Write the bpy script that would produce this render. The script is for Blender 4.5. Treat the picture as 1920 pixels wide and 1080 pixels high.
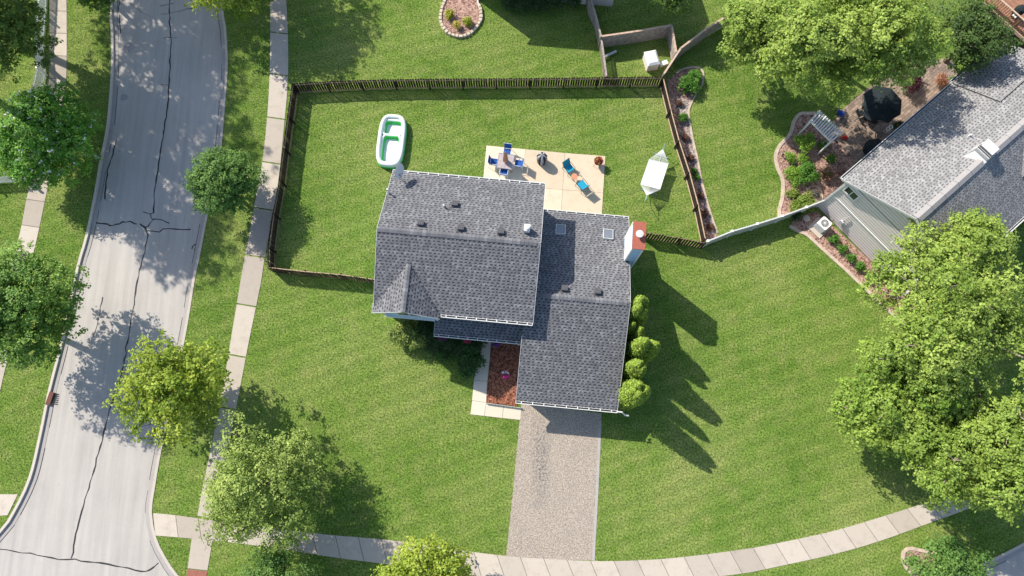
import bpy, math, random
import numpy as np
from mathutils import Vector, Matrix
from mathutils.geometry import tessellate_polygon
random.seed(7); rng = np.random.default_rng(7)
S = bpy.context.scene
for o in list(bpy.data.objects): bpy.data.objects.remove(o)
C = bpy.data.collections.new('place'); S.collection.children.link(C)

# ------------------------------------------------------------ camera, sky, sun
CAM_H = 45.0; FPX = 1280.0; TILT = math.atan(290 / FPX)
cam = bpy.data.objects.new('camera', bpy.data.cameras.new('camera')); C.objects.link(cam)
cam.location = (0, 0, CAM_H); cam.rotation_euler = (TILT, 0, 0)
cam.data.sensor_width = 36; cam.data.lens = 24; cam.data.clip_end = 600
S.camera = cam
SUN_EL = math.radians(41); SHX, SHY = 0.77, -0.64          # direction the shadows fall on the ground
W = bpy.data.worlds.new('World'); S.world = W; W.use_nodes = True
nt = W.node_tree; nt.nodes.clear()
sky = nt.nodes.new('ShaderNodeTexSky'); sky.sky_type = 'NISHITA'; sky.sun_disc = False
sky.sun_elevation = SUN_EL; sky.sun_rotation = math.atan2(-SHX, -SHY)
bg = nt.nodes.new('ShaderNodeBackground'); bg.inputs[1].default_value = 0.15
wo = nt.nodes.new('ShaderNodeOutputWorld')
nt.links.new(sky.outputs[0], bg.inputs[0]); nt.links.new(bg.outputs[0], wo.inputs[0])
sd = bpy.data.lights.new('sun', 'SUN'); sd.energy = 5.0; sd.angle = math.radians(0.55); sd.color = (1, 0.925, 0.81)
sun = bpy.data.objects.new('sun', sd); C.objects.link(sun)
ce = math.cos(SUN_EL)
sun.rotation_euler = Vector((SHX * ce, SHY * ce, -math.sin(SUN_EL))).to_track_quat('-Z', 'Y').to_euler()
S.view_settings.view_transform = 'Standard'; S.view_settings.look = 'None'
S.view_settings.exposure = 0.34; S.view_settings.gamma = 1

# ------------------------------------------------------------ survey: picture measurements to metres at a height
def G(u, v, h=0.0):
    a = u - 960; b = 540 - v
    dy = FPX * math.sin(TILT) + b * math.cos(TILT); dz = -FPX * math.cos(TILT) + b * math.sin(TILT)
    k = (CAM_H - h) / -dz
    return (a * k, dy * k)
def G3(u, v, h=0.0): x, y = G(u, v, h); return (x, y, h)
def GP(pts, h=0.0): return [G(u, v, h) for u, v in pts]

# ------------------------------------------------------------ materials
M = {}
class NT:
    def __init__(s, name, disp=False):
        s.m = bpy.data.materials.new(name); s.m.use_nodes = True; s.t = s.m.node_tree; s.t.nodes.clear()
        s.out = s.t.nodes.new('ShaderNodeOutputMaterial'); M[name] = s.m
    def n(s, k, **kw):
        x = s.t.nodes.new(k)
        for a, b in kw.items():
            if a.startswith('i_'):
                key = a[2:]; x.inputs[int(key) if key.isdigit() else key.replace('_', ' ')].default_value = b
            else: setattr(x, a, b)
        return x
    def l(s, a, b): s.t.links.new(a, b)
    def coord(s, kind='Object'):
        if kind == 'World': return s.n('ShaderNodeNewGeometry').outputs['Position']
        return s.n('ShaderNodeTexCoord').outputs[kind]
    def noise(s, sc, det=3, rough=.6, vec=None):
        x = s.n('ShaderNodeTexNoise'); x.inputs['Scale'].default_value = sc; x.inputs['Detail'].default_value = det; x.inputs['Roughness'].default_value = rough
        s.l(vec if vec is not None else s.coord('World'), x.inputs['Vector']); return x.outputs['Fac']
    def ramp(s, fac, stops):
        r = s.n('ShaderNodeValToRGB'); cr = r.color_ramp
        while len(cr.elements) < len(stops): cr.elements.new(.5)
        for e, (p, c) in zip(cr.elements, stops): e.position = p; e.color = (*c, 1) if len(c) == 3 else c
        s.l(fac, r.inputs[0]); return r.outputs[0]
    def mix(s, fac, a, b, mode='MIX'):
        x = s.n('ShaderNodeMix', data_type='RGBA', blend_type=mode)
        for sock, v in ((x.inputs[0], fac), (x.inputs[6], a), (x.inputs[7], b)):
            if isinstance(v, (int, float)): sock.default_value = v
            elif isinstance(v, tuple): sock.default_value = (*v, 1)
            else: s.l(v, sock)
        return x.outputs[2]
    def attr(s, name='tint'): return s.n('ShaderNodeAttribute', attribute_name=name).outputs['Color']
    def bump(s, h, strength=.3, dist=.02):
        x = s.n('ShaderNodeBump'); x.inputs['Strength'].default_value = strength; x.inputs['Distance'].default_value = dist
        s.l(h, x.inputs['Height']); return x.outputs[0]
    def surf(s, col, rough=.8, spec=.3, metal=0, nrm=None):
        p = s.n('ShaderNodeBsdfPrincipled'); p.inputs['Roughness'].default_value = rough
        p.inputs['Specular IOR Level'].default_value = spec; p.inputs['Metallic'].default_value = metal
        if isinstance(col, tuple): p.inputs['Base Color'].default_value = (*col, 1)
        else: s.l(col, p.inputs['Base Color'])
        if nrm is not None: s.l(nrm, p.inputs['Normal'])
        s.l(p.outputs[0], s.out.inputs[0]); return p

def plain(name, col, rough=.6, spec=.3, metal=0, var=.12, sc=6):
    m = NT(name); f = m.noise(sc, 4)
    lo = tuple(c * (1 - var) for c in col); hi = tuple(min(1, c * (1 + var)) for c in col)
    c = m.ramp(f, [(.3, lo), (.7, hi)])
    m.surf(c, rough, spec, metal, m.bump(m.noise(sc * 8, 2), .12, .005))
def tinted(name, rough=.8, spec=.2, var=.15, sc=30, bump=.2):
    m = NT(name); f = m.noise(sc, 3)
    c = m.mix(1.0, m.attr(), m.ramp(f, [(.25, (1 - var,) * 3), (.75, (1 + var,) * 3)]), 'MULTIPLY')
    m.surf(c, rough, spec, 0, m.bump(m.noise(sc * 2, 2), bump, .01))
tinted('tinted'); tinted('shingle', .92, .12, .16, 22, .5)
plain('white_paint', (.78, .78, .76), .45, .4, 0, .05); plain('blue_siding', (.40, .56, .74), .55, .3, 0, .05)
plain('cream_siding', (.80, .72, .69), .6, .3, 0, .05); plain('gutter_dark', (.10, .10, .11), .6)
plain('dark_wood', (.042, .029, .023), .85, .15, 0, .35, 5); plain('dark_edge', (.11, .07, .05), .9); plain('grey_wood', (.36, .31, .27), .88, .15, 0, .3, 4)  # dark_edge colours picket sides paler than their faces, as if catching sun
plain('rail_wood', (.30, .215, .15), .88, .15, 0, .3, 5); plain('cap_wood', (.55, .40, .30), .85, .15, 0, .2, 5)  # rails toned paler than pickets: partly weathering, partly sunlit tops painted in
plain('vinyl', (.58, .585, .58), .5, .3, 0, .06); plain('steel', (.5, .5, .52), .3, .5, .9); plain('black_metal', (.02, .02, .022), .45, .5)
plain('brick_red', (.36, .115, .08), .8, .2, 0, .15, 10); plain('glass_blue', (.17, .19, .22), .12, .8); plain('glass_dark', (.03, .04, .05), .06, .8)
plain('blue_cloth', (.025, .10, .36), .8, .2, 0, .15); plain('teal_cloth', (.02, .30, .46), .8, .2, 0, .1)
plain('red_wood', (.33, .17, .11), .8, .2, 0, .3, 4); plain('orange_top', (.62, .26, .14), .6); plain('tan_cloth', (.48, .26, .15), .8)
plain('dark_cloth', (.022, .03, .034), .85, .15, 0, .3); plain('silver_cloth', (.42, .42, .45), .5, .4); plain('concrete_table', (.42, .36, .36), .6, .3)
plain('green_vinyl', (.07, .60, .12), .5, .25); plain('white_vinyl', (.80, .84, .82), .25, .5, 0, .03); plain('pool_water', (.80, .82, .82), .15, .4, 0, .06, 3)
plain('bark', (.13, .10, .075), .9, .1, 0, .3, 12); plain('pale_bark', (.34, .29, .24), .9, .1, 0, .25, 12)
plain('net_white', (.78, .78, .80), .9, .1, 0, .04); plain('soil', (.05, .035, .025), .95); plain('red_plastic', (.6, .03, .03), .4); plain('tactile_red', (.30, .12, .085), .85); plain('rust', (.15, .06, .045), .8)
plain('door_paint', (.25, .05, .05), .5); plain('edging', (.52, .42, .34), .9, .1, 0, .2, 3); plain('ring_stone', (.55, .48, .38), .9, .1, 0, .25, 5)
plain('teal_rope', (.25, .42, .36), .7); plain('joint', (.22, .19, .16), .95); plain('blue_plastic', (.03, .08, .4), .5)

m = NT('grass_ground')                       # lawn under the blades: big patches, dry spots, faint mowing stripes
P = m.coord('World')
big = m.noise(.13, 4, .6); mid = m.noise(.8, 4, .65); fine = m.noise(16, 3, .7)
c1 = m.ramp(big, [(.3, (.10, .182, .028)), (.5, (.147, .232, .044)), (.72, (.222, .276, .078))])
c1 = m.mix(m.ramp(mid, [(.45, (0, 0, 0)), (.72, (.65, .65, .65))]), c1, (.25, .28, .09))
c1 = m.mix(1.0, c1, m.ramp(m.noise(8.5, 3, .8), [(.36, (.42, .46, .40)), (.5, (.97, .97, .97)), (.64, (1.52, 1.46, 1.55))]), 'MULTIPLY')
wv = m.n('ShaderNodeTexWave', wave_type='BANDS', bands_direction='X'); wv.inputs['Scale'].default_value = .32; wv.inputs['Distortion'].default_value = 1.2; wv.inputs['Detail'].default_value = 1
mp = m.n('ShaderNodeMapping'); mp.inputs['Rotation'].default_value = (0, 0, math.radians(72)); m.l(P, mp.inputs[0]); m.l(mp.outputs[0], wv.inputs[0])
c1 = m.mix(1.0, c1, m.ramp(wv.outputs[1], [(0, (.90, .93, .90)), (1, (1.08, 1.06, 1.06))]), 'MULTIPLY')
m.surf(c1, .95, .08, 0, m.bump(fine, .5, .05))
m = NT('grass_blade')
big = m.noise(.13, 4, .6); mid = m.noise(.8, 4, .65)
c1 = m.ramp(big, [(.3, (.12, .216, .033)), (.5, (.176, .272, .051)), (.72, (.26, .32, .092))])
c1 = m.mix(m.ramp(mid, [(.45, (0, 0, 0)), (.72, (.65, .65, .65))]), c1, (.30, .335, .11))
c1 = m.mix(1.0, c1, m.attr(), 'MULTIPLY')
c1 = m.mix(1.0, c1, m.ramp(m.noise(8.5, 3, .8), [(.36, (.42, .46, .40)), (.5, (.97, .97, .97)), (.64, (1.52, 1.46, 1.55))]), 'MULTIPLY')
d = m.n('ShaderNodeBsdfDiffuse'); m.l(c1, d.inputs[0]); tr = m.n('ShaderNodeBsdfTranslucent'); m.l(c1, tr.inputs[0])
ms = m.n('ShaderNodeMixShader'); ms.inputs[0].default_value = .3; m.l(d.outputs[0], ms.inputs[1]); m.l(tr.outputs[0], ms.inputs[2]); m.l(ms.outputs[0], m.out.inputs[0])
def leafmat(name):
    m = NT(name); f = m.noise(9, 2)
    c = m.mix(1.0, m.attr(), m.ramp(f, [(.3, (.8,) * 3), (.7, (1.2,) * 3)]), 'MULTIPLY')
    p = m.n('ShaderNodeBsdfPrincipled'); m.l(c, p.inputs['Base Color']); p.inputs['Roughness'].default_value = .55; p.inputs['Specular IOR Level'].default_value = .25
    tr = m.n('ShaderNodeBsdfTranslucent'); m.l(m.mix(1.0, c, (1.25, 1.15, .6), 'MULTIPLY'), tr.inputs[0])
    ms = m.n('ShaderNodeMixShader'); ms.inputs[0].default_value = .27; m.l(p.outputs[0], ms.inputs[1]); m.l(tr.outputs[0], ms.inputs[2]); m.l(ms.outputs[0], m.out.inputs[0])
leafmat('leaf')
m = NT('petal'); m.surf(m.attr(), .7, .2)
m = NT('road')
a = m.noise(.25, 4, .6); b = m.noise(45, 3, .7); st = m.noise(2.2, 5, .65)
c = m.ramp(a, [(.3, (.43, .405, .375)), (.7, (.49, .462, .43))])
c = m.mix(1.0, c, m.ramp(b, [(.3, (.86,) * 3), (.7, (1.1,) * 3)]), 'MULTIPLY')
c = m.mix(m.ramp(st, [(.58, (0, 0, 0)), (.8, (.35, .35, .35))]), c, (.36, .35, .35))
mp = m.n('ShaderNodeMapping'); mp.inputs['Scale'].default_value = (2.6, .12, 1); mp.inputs['Rotation'].default_value = (0, 0, math.radians(14)); m.l(m.coord('World'), mp.inputs[0])
c = m.mix(1.0, c, m.ramp(m.noise(1.0, 4, .6, mp.outputs[0]), [(.32, (.88, .88, .89)), (.68, (1.07, 1.07, 1.06))]), 'MULTIPLY')
c = m.mix(m.ramp(m.noise(5.5, 5, .75), [(.60, (0, 0, 0)), (.74, (.28, .28, .28))]), c, (.22, .21, .21))
m.surf(c, .9, .15, 0, m.bump(b, .25, .01))
def slabmat(name, lo, hi, grain=60, amt=.1, mott=.3):
    m = NT(name); oi = m.n('ShaderNodeObjectInfo').outputs['Random']
    c = m.ramp(oi, [(0, lo), (1, hi)])
    c = m.mix(1.0, c, m.ramp(m.noise(grain, 3, .7), [(.3, (1 - amt,) * 3), (.7, (1 + amt,) * 3)]), 'MULTIPLY')
    c = m.mix(m.ramp(m.noise(1.6, 5, .65), [(.5, (0, 0, 0)), (.85, (mott,) * 3)]), c, tuple(x * .72 for x in lo))
    m.surf(c, .9, .12, 0, m.bump(m.noise(grain, 2), .2, .01))
slabmat('sidewalk_concrete', (.42, .37, .315), (.56, .50, .425), 60, .12, .6); slabmat('patio_concrete', (.60, .49, .36), (.74, .63, .48), 40, .14, .6)
slabmat('walk_concrete', (.60, .54, .43), (.68, .61, .50)); slabmat('curb_concrete', (.52, .47, .41), (.56, .51, .45))
slabmat('gutter_pan', (.37, .35, .335), (.41, .385, .365), 30, .2, .5)
m = NT('aggregate')
g1 = m.noise(16, 3, .8); g2 = m.noise(.7, 5, .7); g3 = m.noise(48, 2, .7)
c = m.ramp(m.noise(13, 4, .85), [(.34, (.15, .12, .095)), (.5, (.375, .325, .27)), (.66, (.62, .545, .465))])
c = m.mix(1.0, c, m.ramp(g3, [(.3, (.8,) * 3), (.7, (1.15,) * 3)]), 'MULTIPLY')
c = m.mix(m.ramp(g2, [(.5, (0, 0, 0)), (.8, (.55, .55, .55))]), c, (.26, .24, .22))
sp = m.n('ShaderNodeSeparateXYZ'); m.l(m.coord('Object'), sp.inputs[0])
def band(sock, c0, w):
    a_ = m.n('ShaderNodeMath', operation='SUBTRACT'); m.l(sock, a_.inputs[0]); a_.inputs[1].default_value = c0
    b_ = m.n('ShaderNodeMath', operation='ABSOLUTE'); m.l(a_.outputs[0], b_.inputs[0])
    r_ = m.n('ShaderNodeMapRange'); m.l(b_.outputs[0], r_.inputs[0]); r_.inputs[1].default_value = w * .3; r_.inputs[2].default_value = w; r_.inputs[3].default_value = 1; r_.inputs[4].default_value = 0; return r_.outputs[0]
bm1 = m.n('ShaderNodeMath', operation='MULTIPLY'); m.l(band(sp.outputs[0], 1.85, .75), bm1.inputs[0]); m.l(band(sp.outputs[1], -1.2, 3.4), bm1.inputs[1])
bm2 = m.n('ShaderNodeMath', operation='MULTIPLY'); m.l(bm1.outputs[0], bm2.inputs[0]); m.l(m.ramp(m.noise(7, 4, .8), [(.48, (0, 0, 0)), (.6, (1, 1, 1))]), bm2.inputs[1])
c = m.mix(bm2.outputs[0], c, (.12, .115, .115))
m.surf(c, .92, .12, 0, m.bump(g1, .4, .02))
for nm, a, b, dd in (('mulch_red', (.20, .075, .045), (.42, .19, .12), (.05, .02, .015)), ('mulch_pink', (.32, .19, .15), (.56, .39, .32), (.11, .06, .05)), ('mulch_dark', (.08, .05, .035), (.22, .13, .09), (.03, .02, .015)), ('gravel_pale', (.30, .25, .22), (.60, .53, .48), (.14, .11, .10))):
    m = NT(nm); v = m.n('ShaderNodeTexVoronoi'); v.inputs['Scale'].default_value = 13; m.l(m.coord('World'), v.inputs['Vector'])
    c = m.ramp(v.outputs['Color'], [(.1, dd), (.4, a), (.9, b)])
    c = m.mix(1.0, c, m.ramp(m.noise(3, 4), [(.3, (.75,) * 3), (.7, (1.15,) * 3)]), 'MULTIPLY')
    m.surf(c, .95, .08, 0, m.bump(v.outputs['Distance'], .6, .03))
m = NT('seal_tar'); m.surf((.03, .03, .033), .7, .3)
m = NT('road_patch'); m.surf(m.ramp(m.noise(8, 4), [(.3, (.27, .265, .27)), (.7, (.36, .35, .35))]), .9, .15)

# ------------------------------------------------------------ mesh builder
class B:
    def __init__(s): s.v = []; s.f = []; s.t = []; s.mi = []
    def face(s, pts, tint=(1, 1, 1), mi=0):
        i = len(s.v); s.v += [tuple(p) for p in pts]; s.f.append(tuple(range(i, i + len(pts)))); s.t.append(tint); s.mi.append(mi)
    def vf(s, vs, fs, tint=(1, 1, 1), mi=0):
        i = len(s.v); s.v += [tuple(p) for p in vs]
        for f in fs: s.f.append(tuple(i + k for k in f)); s.t.append(tint); s.mi.append(mi)
        return s
    def box(s, c, d, rz=0, tint=(1, 1, 1), mi=0, ax=None):
        hx, hy, hz = d[0] / 2, d[1] / 2, d[2] / 2
        if ax is None: ax = (Vector((math.cos(rz), math.sin(rz), 0)), Vector((-math.sin(rz), math.cos(rz), 0)), Vector((0, 0, 1)))
        c = Vector(c); vs = [c + ax[0] * (hx * i) + ax[1] * (hy * j) + ax[2] * (hz * k) for k in (-1, 1) for j in (-1, 1) for i in (-1, 1)]
        s.vf(vs, [(0, 2, 3, 1), (4, 5, 7, 6), (0, 1, 5, 4), (1, 3, 7, 5), (3, 2, 6, 7), (2, 0, 4, 6)], tint, mi); return s
    def beam(s, p, q, w, h, tint=(1, 1, 1), mi=0, up=(0, 0, 1)):
        p = Vector(p); q = Vector(q); a = (q - p); L = a.length; a.normalize(); up = Vector(up)
        sd = a.cross(up)
        if sd.length < 1e-4: sd = a.cross(Vector((1, 0, 0)))
        sd.normalize(); u = sd.cross(a)
        return s.box((p + q) / 2, (L, w, h), 0, tint, mi, (a, sd, u))
    def tube(s, pts, rs, n=8, tint=(1, 1, 1), mi=0, closed=False, caps=True):
        pts = [Vector(p) for p in pts]; N = len(pts)
        if isinstance(rs, (int, float)): rs = [rs] * N
        rings = []
        for i, p in enumerate(pts):
            a = (pts[(i + 1) % N] - pts[i - 1]) if (closed or 0 < i < N - 1) else (pts[1] - pts[0] if i == 0 else pts[-1] - pts[-2])
            a.normalize(); r = a.cross(Vector((0, 0, 1)))
            if r.length < 1e-3: r = Vector((1, 0, 0))
            r.normalize(); u = r.cross(a)
            rings.append([p + (r * math.cos(2 * math.pi * k / n) + u * math.sin(2 * math.pi * k / n)) * rs[i] for k in range(n)])
        vs = [v for r in rings for v in r]; fs = []
        for i in range(N if closed else N - 1):
            j = (i + 1) % N
            for k in range(n): fs.append((i * n + k, i * n + (k + 1) % n, j * n + (k + 1) % n, j * n + k))
        if caps and not closed: fs.append(tuple(range(n))[::-1]); fs.append(tuple((N - 1) * n + k for k in range(n)))
        s.vf(vs, fs, tint, mi); return s
    def lathe(s, c, prof, n=16, tint=(1, 1, 1), mi=0, jag=0):
        c = Vector(c); vs = []; fs = []
        for i, (r, z) in enumerate(prof):
            for k in range(n):
                a = 2 * math.pi * k / n; rr = r * (1 + jag * (1 if k % 2 else -1)); vs.append(c + Vector((rr * math.cos(a), rr * math.sin(a), z)))
        for i in range(len(prof) - 1):
            for k in range(n): fs.append((i * n + k, i * n + (k + 1) % n, (i + 1) * n + (k + 1) % n, (i + 1) * n + k))
        if prof[-1][0] > 1e-4: fs.append(tuple((len(prof) - 1) * n + k for k in range(n)))
        if prof[0][0] > 1e-4: fs.append(tuple(range(n))[::-1])
        s.vf(vs, fs, tint, mi); return s
    def prism(s, pts, z0, z1, tint=(1, 1, 1), mi=0):
        n = len(pts); A = sum(pts[i - 1][0] * pts[i][1] - pts[i][0] * pts[i - 1][1] for i in range(n))
        if A < 0: pts = pts[::-1]
        tris = tessellate_polygon([[Vector((p[0], p[1], 0)) for p in pts]])
        vs = [(p[0], p[1], z1) for p in pts] + [(p[0], p[1], z0) for p in pts]; fs = []
        for t in tris:
            a, b, c = (pts[i] for i in t)
            cr = (b[0] - a[0]) * (c[1] - a[1]) - (b[1] - a[1]) * (c[0] - a[0])
            fs.append(tuple(t) if cr > 0 else tuple(t)[::-1])
        for i in range(n): j = (i + 1) % n; fs.append((i, i + n, j + n, j))
        s.vf(vs, fs, tint, mi); return s
    def sheet(s, pts, z, tint=(1, 1, 1), mi=0): return s.prism(pts, z - .05, z, tint, mi)
    def build(s, name, mats, parent=None, off=(0, 0, 0), smooth=False):
        me = bpy.data.meshes.new(name)
        ox, oy, oz = off
        me.from_pydata([(x - ox, y - oy, z - oz) for x, y, z in s.v], [], s.f)
        for mm in (mats if isinstance(mats, (list, tuple)) else [mats]): me.materials.append(M[mm])
        if any(s.mi): me.polygons.foreach_set('material_index', s.mi)
        if any(t != (1, 1, 1) for t in s.t):
            at = me.color_attributes.new('tint', 'FLOAT_COLOR', 'CORNER'); col = []
            for f, t in zip(s.f, s.t): col += [t[0], t[1], t[2], 1] * len(f)
            at.data.foreach_set('color', col)
        if smooth: me.polygons.foreach_set('use_smooth', [True] * len(me.polygons))
        o = bpy.data.objects.new(name, me); C.objects.link(o)
        if parent: o.parent = parent
        return o
def tag(o, label=None, cat=None, group=None, kind=None):
    if label: o['label'] = label
    if cat: o['category'] = cat
    if group: o['group'] = group
    if kind: o['kind'] = kind
    return o
def emp(name, label, cat, loc, rz=0, group=None):
    o = bpy.data.objects.new(name, None); C.objects.link(o); o.location = loc; o.rotation_euler = (0, 0, rz); o.empty_display_size = .3
    return tag(o, label, cat, group)
def inst(src_mesh, name, parent, loc, rot=(0, 0, 0), scale=(1, 1, 1)):
    o = bpy.data.objects.new(name, src_mesh); C.objects.link(o); o.parent = parent; o.location = loc; o.rotation_euler = rot; o.scale = scale; return o
def struct(o): o['kind'] = 'structure'; return o
def top(b, name, mats, label, cat, loc, group=None, kind=None, smooth=False):   # one-mesh thing, origin at its base
    o = b.build(name, mats, None, loc, smooth); o.location = loc; return tag(o, label, cat, group, kind)
def lerp(a, b, t): return tuple(x + (y - x) * t for x, y in zip(a, b))
def smooth_line(pts, step=.5):                # Catmull-Rom through measured points, then even spacing
    P = [Vector((p[0], p[1])) for p in pts]; out = []
    for i in range(len(P) - 1):
        p0 = P[i - 1] if i else P[0] * 2 - P[1]; p1, p2 = P[i], P[i + 1]; p3 = P[i + 2] if i + 2 < len(P) else P[-1] * 2 - P[-2]
        n = max(2, int((p2 - p1).length / step))
        for k in range(n):
            t = k / n; out.append(.5 * ((2 * p1) + (p2 - p0) * t + (2 * p0 - 5 * p1 + 4 * p2 - p3) * t * t + (3 * p1 - p0 - 3 * p2 + p3) * t ** 3))
    out.append(P[-1]); return [(p.x, p.y) for p in out]
def offset(line, d):                          # + is to the left of travel
    out = []
    for i, p in enumerate(line):
        a = Vector(line[max(i - 1, 0)]); b = Vector(line[min(i + 1, len(line) - 1)]); t = (b - a).normalized()
        out.append((p[0] - t.y * d, p[1] + t.x * d))
    return out
def walk_even(line, step):
    pts = [Vector(p) for p in line]; out = [pts[0]]; acc = 0
    for i in range(1, len(pts)):
        a, b = pts[i - 1], pts[i]; L = (b - a).length
        while acc + L >= step:
            t = (step - acc) / L; a = a + (b - a) * t; out.append(a.copy()); L = (b - a).length; acc = 0
        acc += L
    return [(p.x, p.y) for p in out]
EXC = []                                      # ground covered by something other than grass

# ------------------------------------------------------------ the ground, street, kerbs, lawns
struct(B().sheet([(-160, -120), (160, -120), (160, 160), (-160, 160)], -.22).build('ground', 'soil'))
wc = smooth_line([(-30.8, 60), (-30.4, 42)] + GP([(207, 0), (208, 60), (208, 133), (200, 233), (187, 300), (177, 360), (160, 443), (143, 503), (117, 627), (95, 713), (87, 747), (72, 820), (53, 897), (23, 960), (0, 993), (-60, 1050), (-160, 1080), (-320, 1095)]) + [(-60, -7.2), (-110, -7.6)], .6)
ec = smooth_line([(-21.9, 60), (-21.7, 42)] + GP([(420, 0), (424, 50), (427, 100), (427, 133), (423, 187), (415, 280), (404, 345), (390, 403), (377, 470), (367, 517), (360, 560), (350, 620), (328, 730), (308, 823), (300, 860), (290, 920), (285, 960), (293, 1007), (310, 1043), (333, 1077), (365, 1104), (430, 1122), (600, 1138), (950, 1160), (1300, 1160), (1600, 1125), (1760, 1085), (1833, 1060), (1920, 1017), (2060, 940), (2260, 820)]) + [(60, 12), (110, 40)], .6)
ss = smooth_line(GP([(-320, 1330)]) + [(-60, -15.5), (-110, -15.5)][:0] + GP([(0, 1330), (430, 1345), (950, 1385), (1350, 1380), (1700, 1320), (1950, 1235), (2200, 1110)]) + [(62, 3), (112, 30)], 1)
struct(B().sheet(wc + [(-110, -15.6)] + ss + ec[::-1], -.12).build('road', 'road'))
struct(B().prism(wc + [(-160, -7.6), (-160, 60)], -.2, 0).build('lawn_west', 'grass_ground'))
struct(B().prism(ec + [(160, 40), (160, 160), (-21.9, 160)], -.2, 0).build('lawn_east', 'grass_ground'))
struct(B().prism([(-110, -15.6)] + ss + [(160, 30), (160, -120), (-160, -120), (-160, -15.6)], -.2, 0).build('lawn_south', 'grass_ground'))
def curb(line, side, name):
    b = B(); a = offset(line, 0); i1 = offset(line, side * .17); i2 = offset(line, side * .47)
    for k in range(len(line) - 1):
        j = k + 1; p = lambda L, q, z: (L[q][0], L[q][1], z)
        for A_, z0, Bb, z1, mi in ((a, .03, i1, .03, 0), (i1, .03, i1, -.085, 0), (i1, -.085, i2, -.105, 1), (i2, -.105, i2, -.16, 1), (a, -.2, a, .03, 0)):
            f = [p(A_, k, z0), p(A_, j, z0), p(Bb, j, z1), p(Bb, k, z1)]
            b.face(f if side < 0 else f[::-1], mi=mi)
    return struct(b.build(name, ['curb_concrete', 'gutter_pan']))
curb(wc, 1, 'curb_west'); curb(ec, -1, 'curb_east')
# sealed cracks and seams lie on the road as thin ribbons
road = bpy.data.objects['road']
def ribbon(pts, w, mat='seal_tar', z=-.114, wob=.03, jit=True):
    L = smooth_line(GP(pts, -.12), .35); L = [(x + rng.normal(0, wob), y + rng.normal(0, wob)) for x, y in L]
    ws = [w * (rng.uniform(.45, 1.35) if jit else 1) for _ in L]; b = B()
    l = [tuple(offset(L, ws[i] / 2)[i]) for i in range(len(L))]; r = [tuple(offset(L, -ws[i] / 2)[i]) for i in range(len(L))]
    for k in range(len(L) - 1): b.face([(*l[k], z), (*r[k], z), (*r[k + 1], z), (*l[k + 1], z)])
    return b.build('sealed_crack', mat, road)
ribbon([(319, -60), (319, 40), (321, 70), (318, 133), (314, 200), (308, 240), (297, 310), (291, 355), (288, 400)], .09)
ribbon([(288, 400), (283, 401), (283, 408), (286, 412), (278, 425), (268, 424), (263, 420)], .08)
ribbon([(264, 421), (272, 430), (277, 440), (272, 470), (264, 500), (252, 560), (240, 640), (228, 700), (222, 718), (205, 770), (185, 850), (163, 925), (148, 980), (134, 1047)], .09)
ribbon([(176, 418), (190, 418), (202, 421), (212, 423), (224, 419), (236, 415), (248, 417), (255, 420)], .10)
ribbon([(277, 432), (298, 434), (306, 430), (330, 430), (357, 430)], .08)
ribbon([(286, 412), (296, 410), (306, 413), (317, 418)], .07); ribbon([(268, 397), (277, 400), (286, 401)], .05)
ribbon([(0, 1030), (30, 1034), (70, 1040), (110, 1048), (140, 1050), (190, 1056), (230, 1063), (274, 1071), (287, 1064), (298, 1055)], .08, z=-.110)
ribbon([(193, 555), (187, 585), (181, 610), (176, 632)], .07); ribbon([(218, 262), (212, 290), (203, 318), (198, 350), (196, 375)], .09)
ribbon([(224, -20), (223, 30), (226, 64)], .07); ribbon([(300, 28), (325, 24), (350, 17), (372, 14)], .05); ribbon([(300, 11), (326, 6)], .05)
ribbon([(307, 71), (320, 71), (332, 71)], .04); ribbon([(366, 458), (360, 467)], .11); ribbon([(368, 458), (370, 461), (363, 470)], .09)
ribbon([(412, 230), (409, 250), (405, 270), (400, 300)], .04); ribbon([(240, 5), (262, 20), (282, 32)], .03); ribbon([(302, 159), (316, 159)], .04)
for side, ln in ((1, wc), (-1, ec)):           # the joint between gutter and road surface, broken
    L = offset(ln, side * .485); k = 2
    while k < len(L) - 4:
        n = random.randint(2, 7); seg = L[k:k + n]; b = B()
        if abs(seg[0][0]) < 45 and -14 < seg[0][1] < 40 and len(seg) > 1:
            w = random.uniform(.02, .06); l = offset(seg, w / 2); r = offset(seg, -w / 2)
            for q in range(len(seg) - 1): b.face([(*l[q], -.108), (*r[q], -.108), (*r[q + 1], -.108), (*l[q + 1], -.108)])
            b.build('gutter_joint', 'seal_tar', road)
        k += n + random.choice([0, 1, 1, 2])
for (u, v, r) in ((240, 88, .4), (231, 181, .28), (224, 282, .12), (189, 437, .09), (198, 374, .08)):
    x, y = G(u, v); b = B(); b.face([(x + r * math.cos(a) * rng.uniform(.75, 1.2), y + r * math.sin(a) * rng.uniform(.75, 1.2), -.116) for a in np.linspace(0, 2 * math.pi, 13)[:-1]]); b.build('road_stain', 'road_patch', road)
x, y = G(93, 747, .04); b = B()                # rusty storm drain in the west kerb
b.box((x, y, .03), (.30, .85, .05), math.radians(-12)); top(b, 'storm_drain', 'rust', 'rusty red storm drain inlet set in the kerb left of the road', 'drain', (x, y, 0))
b = B()
for k in range(6): b.box((x + .28, y - .33 + k * .13, -.07), (.36, .05, .03), math.radians(-12))
o = b.build('grate_bar', 'black_metal', bpy.data.objects['storm_drain'], (x, y, 0)); o['kind'] = 'stuff'

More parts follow.
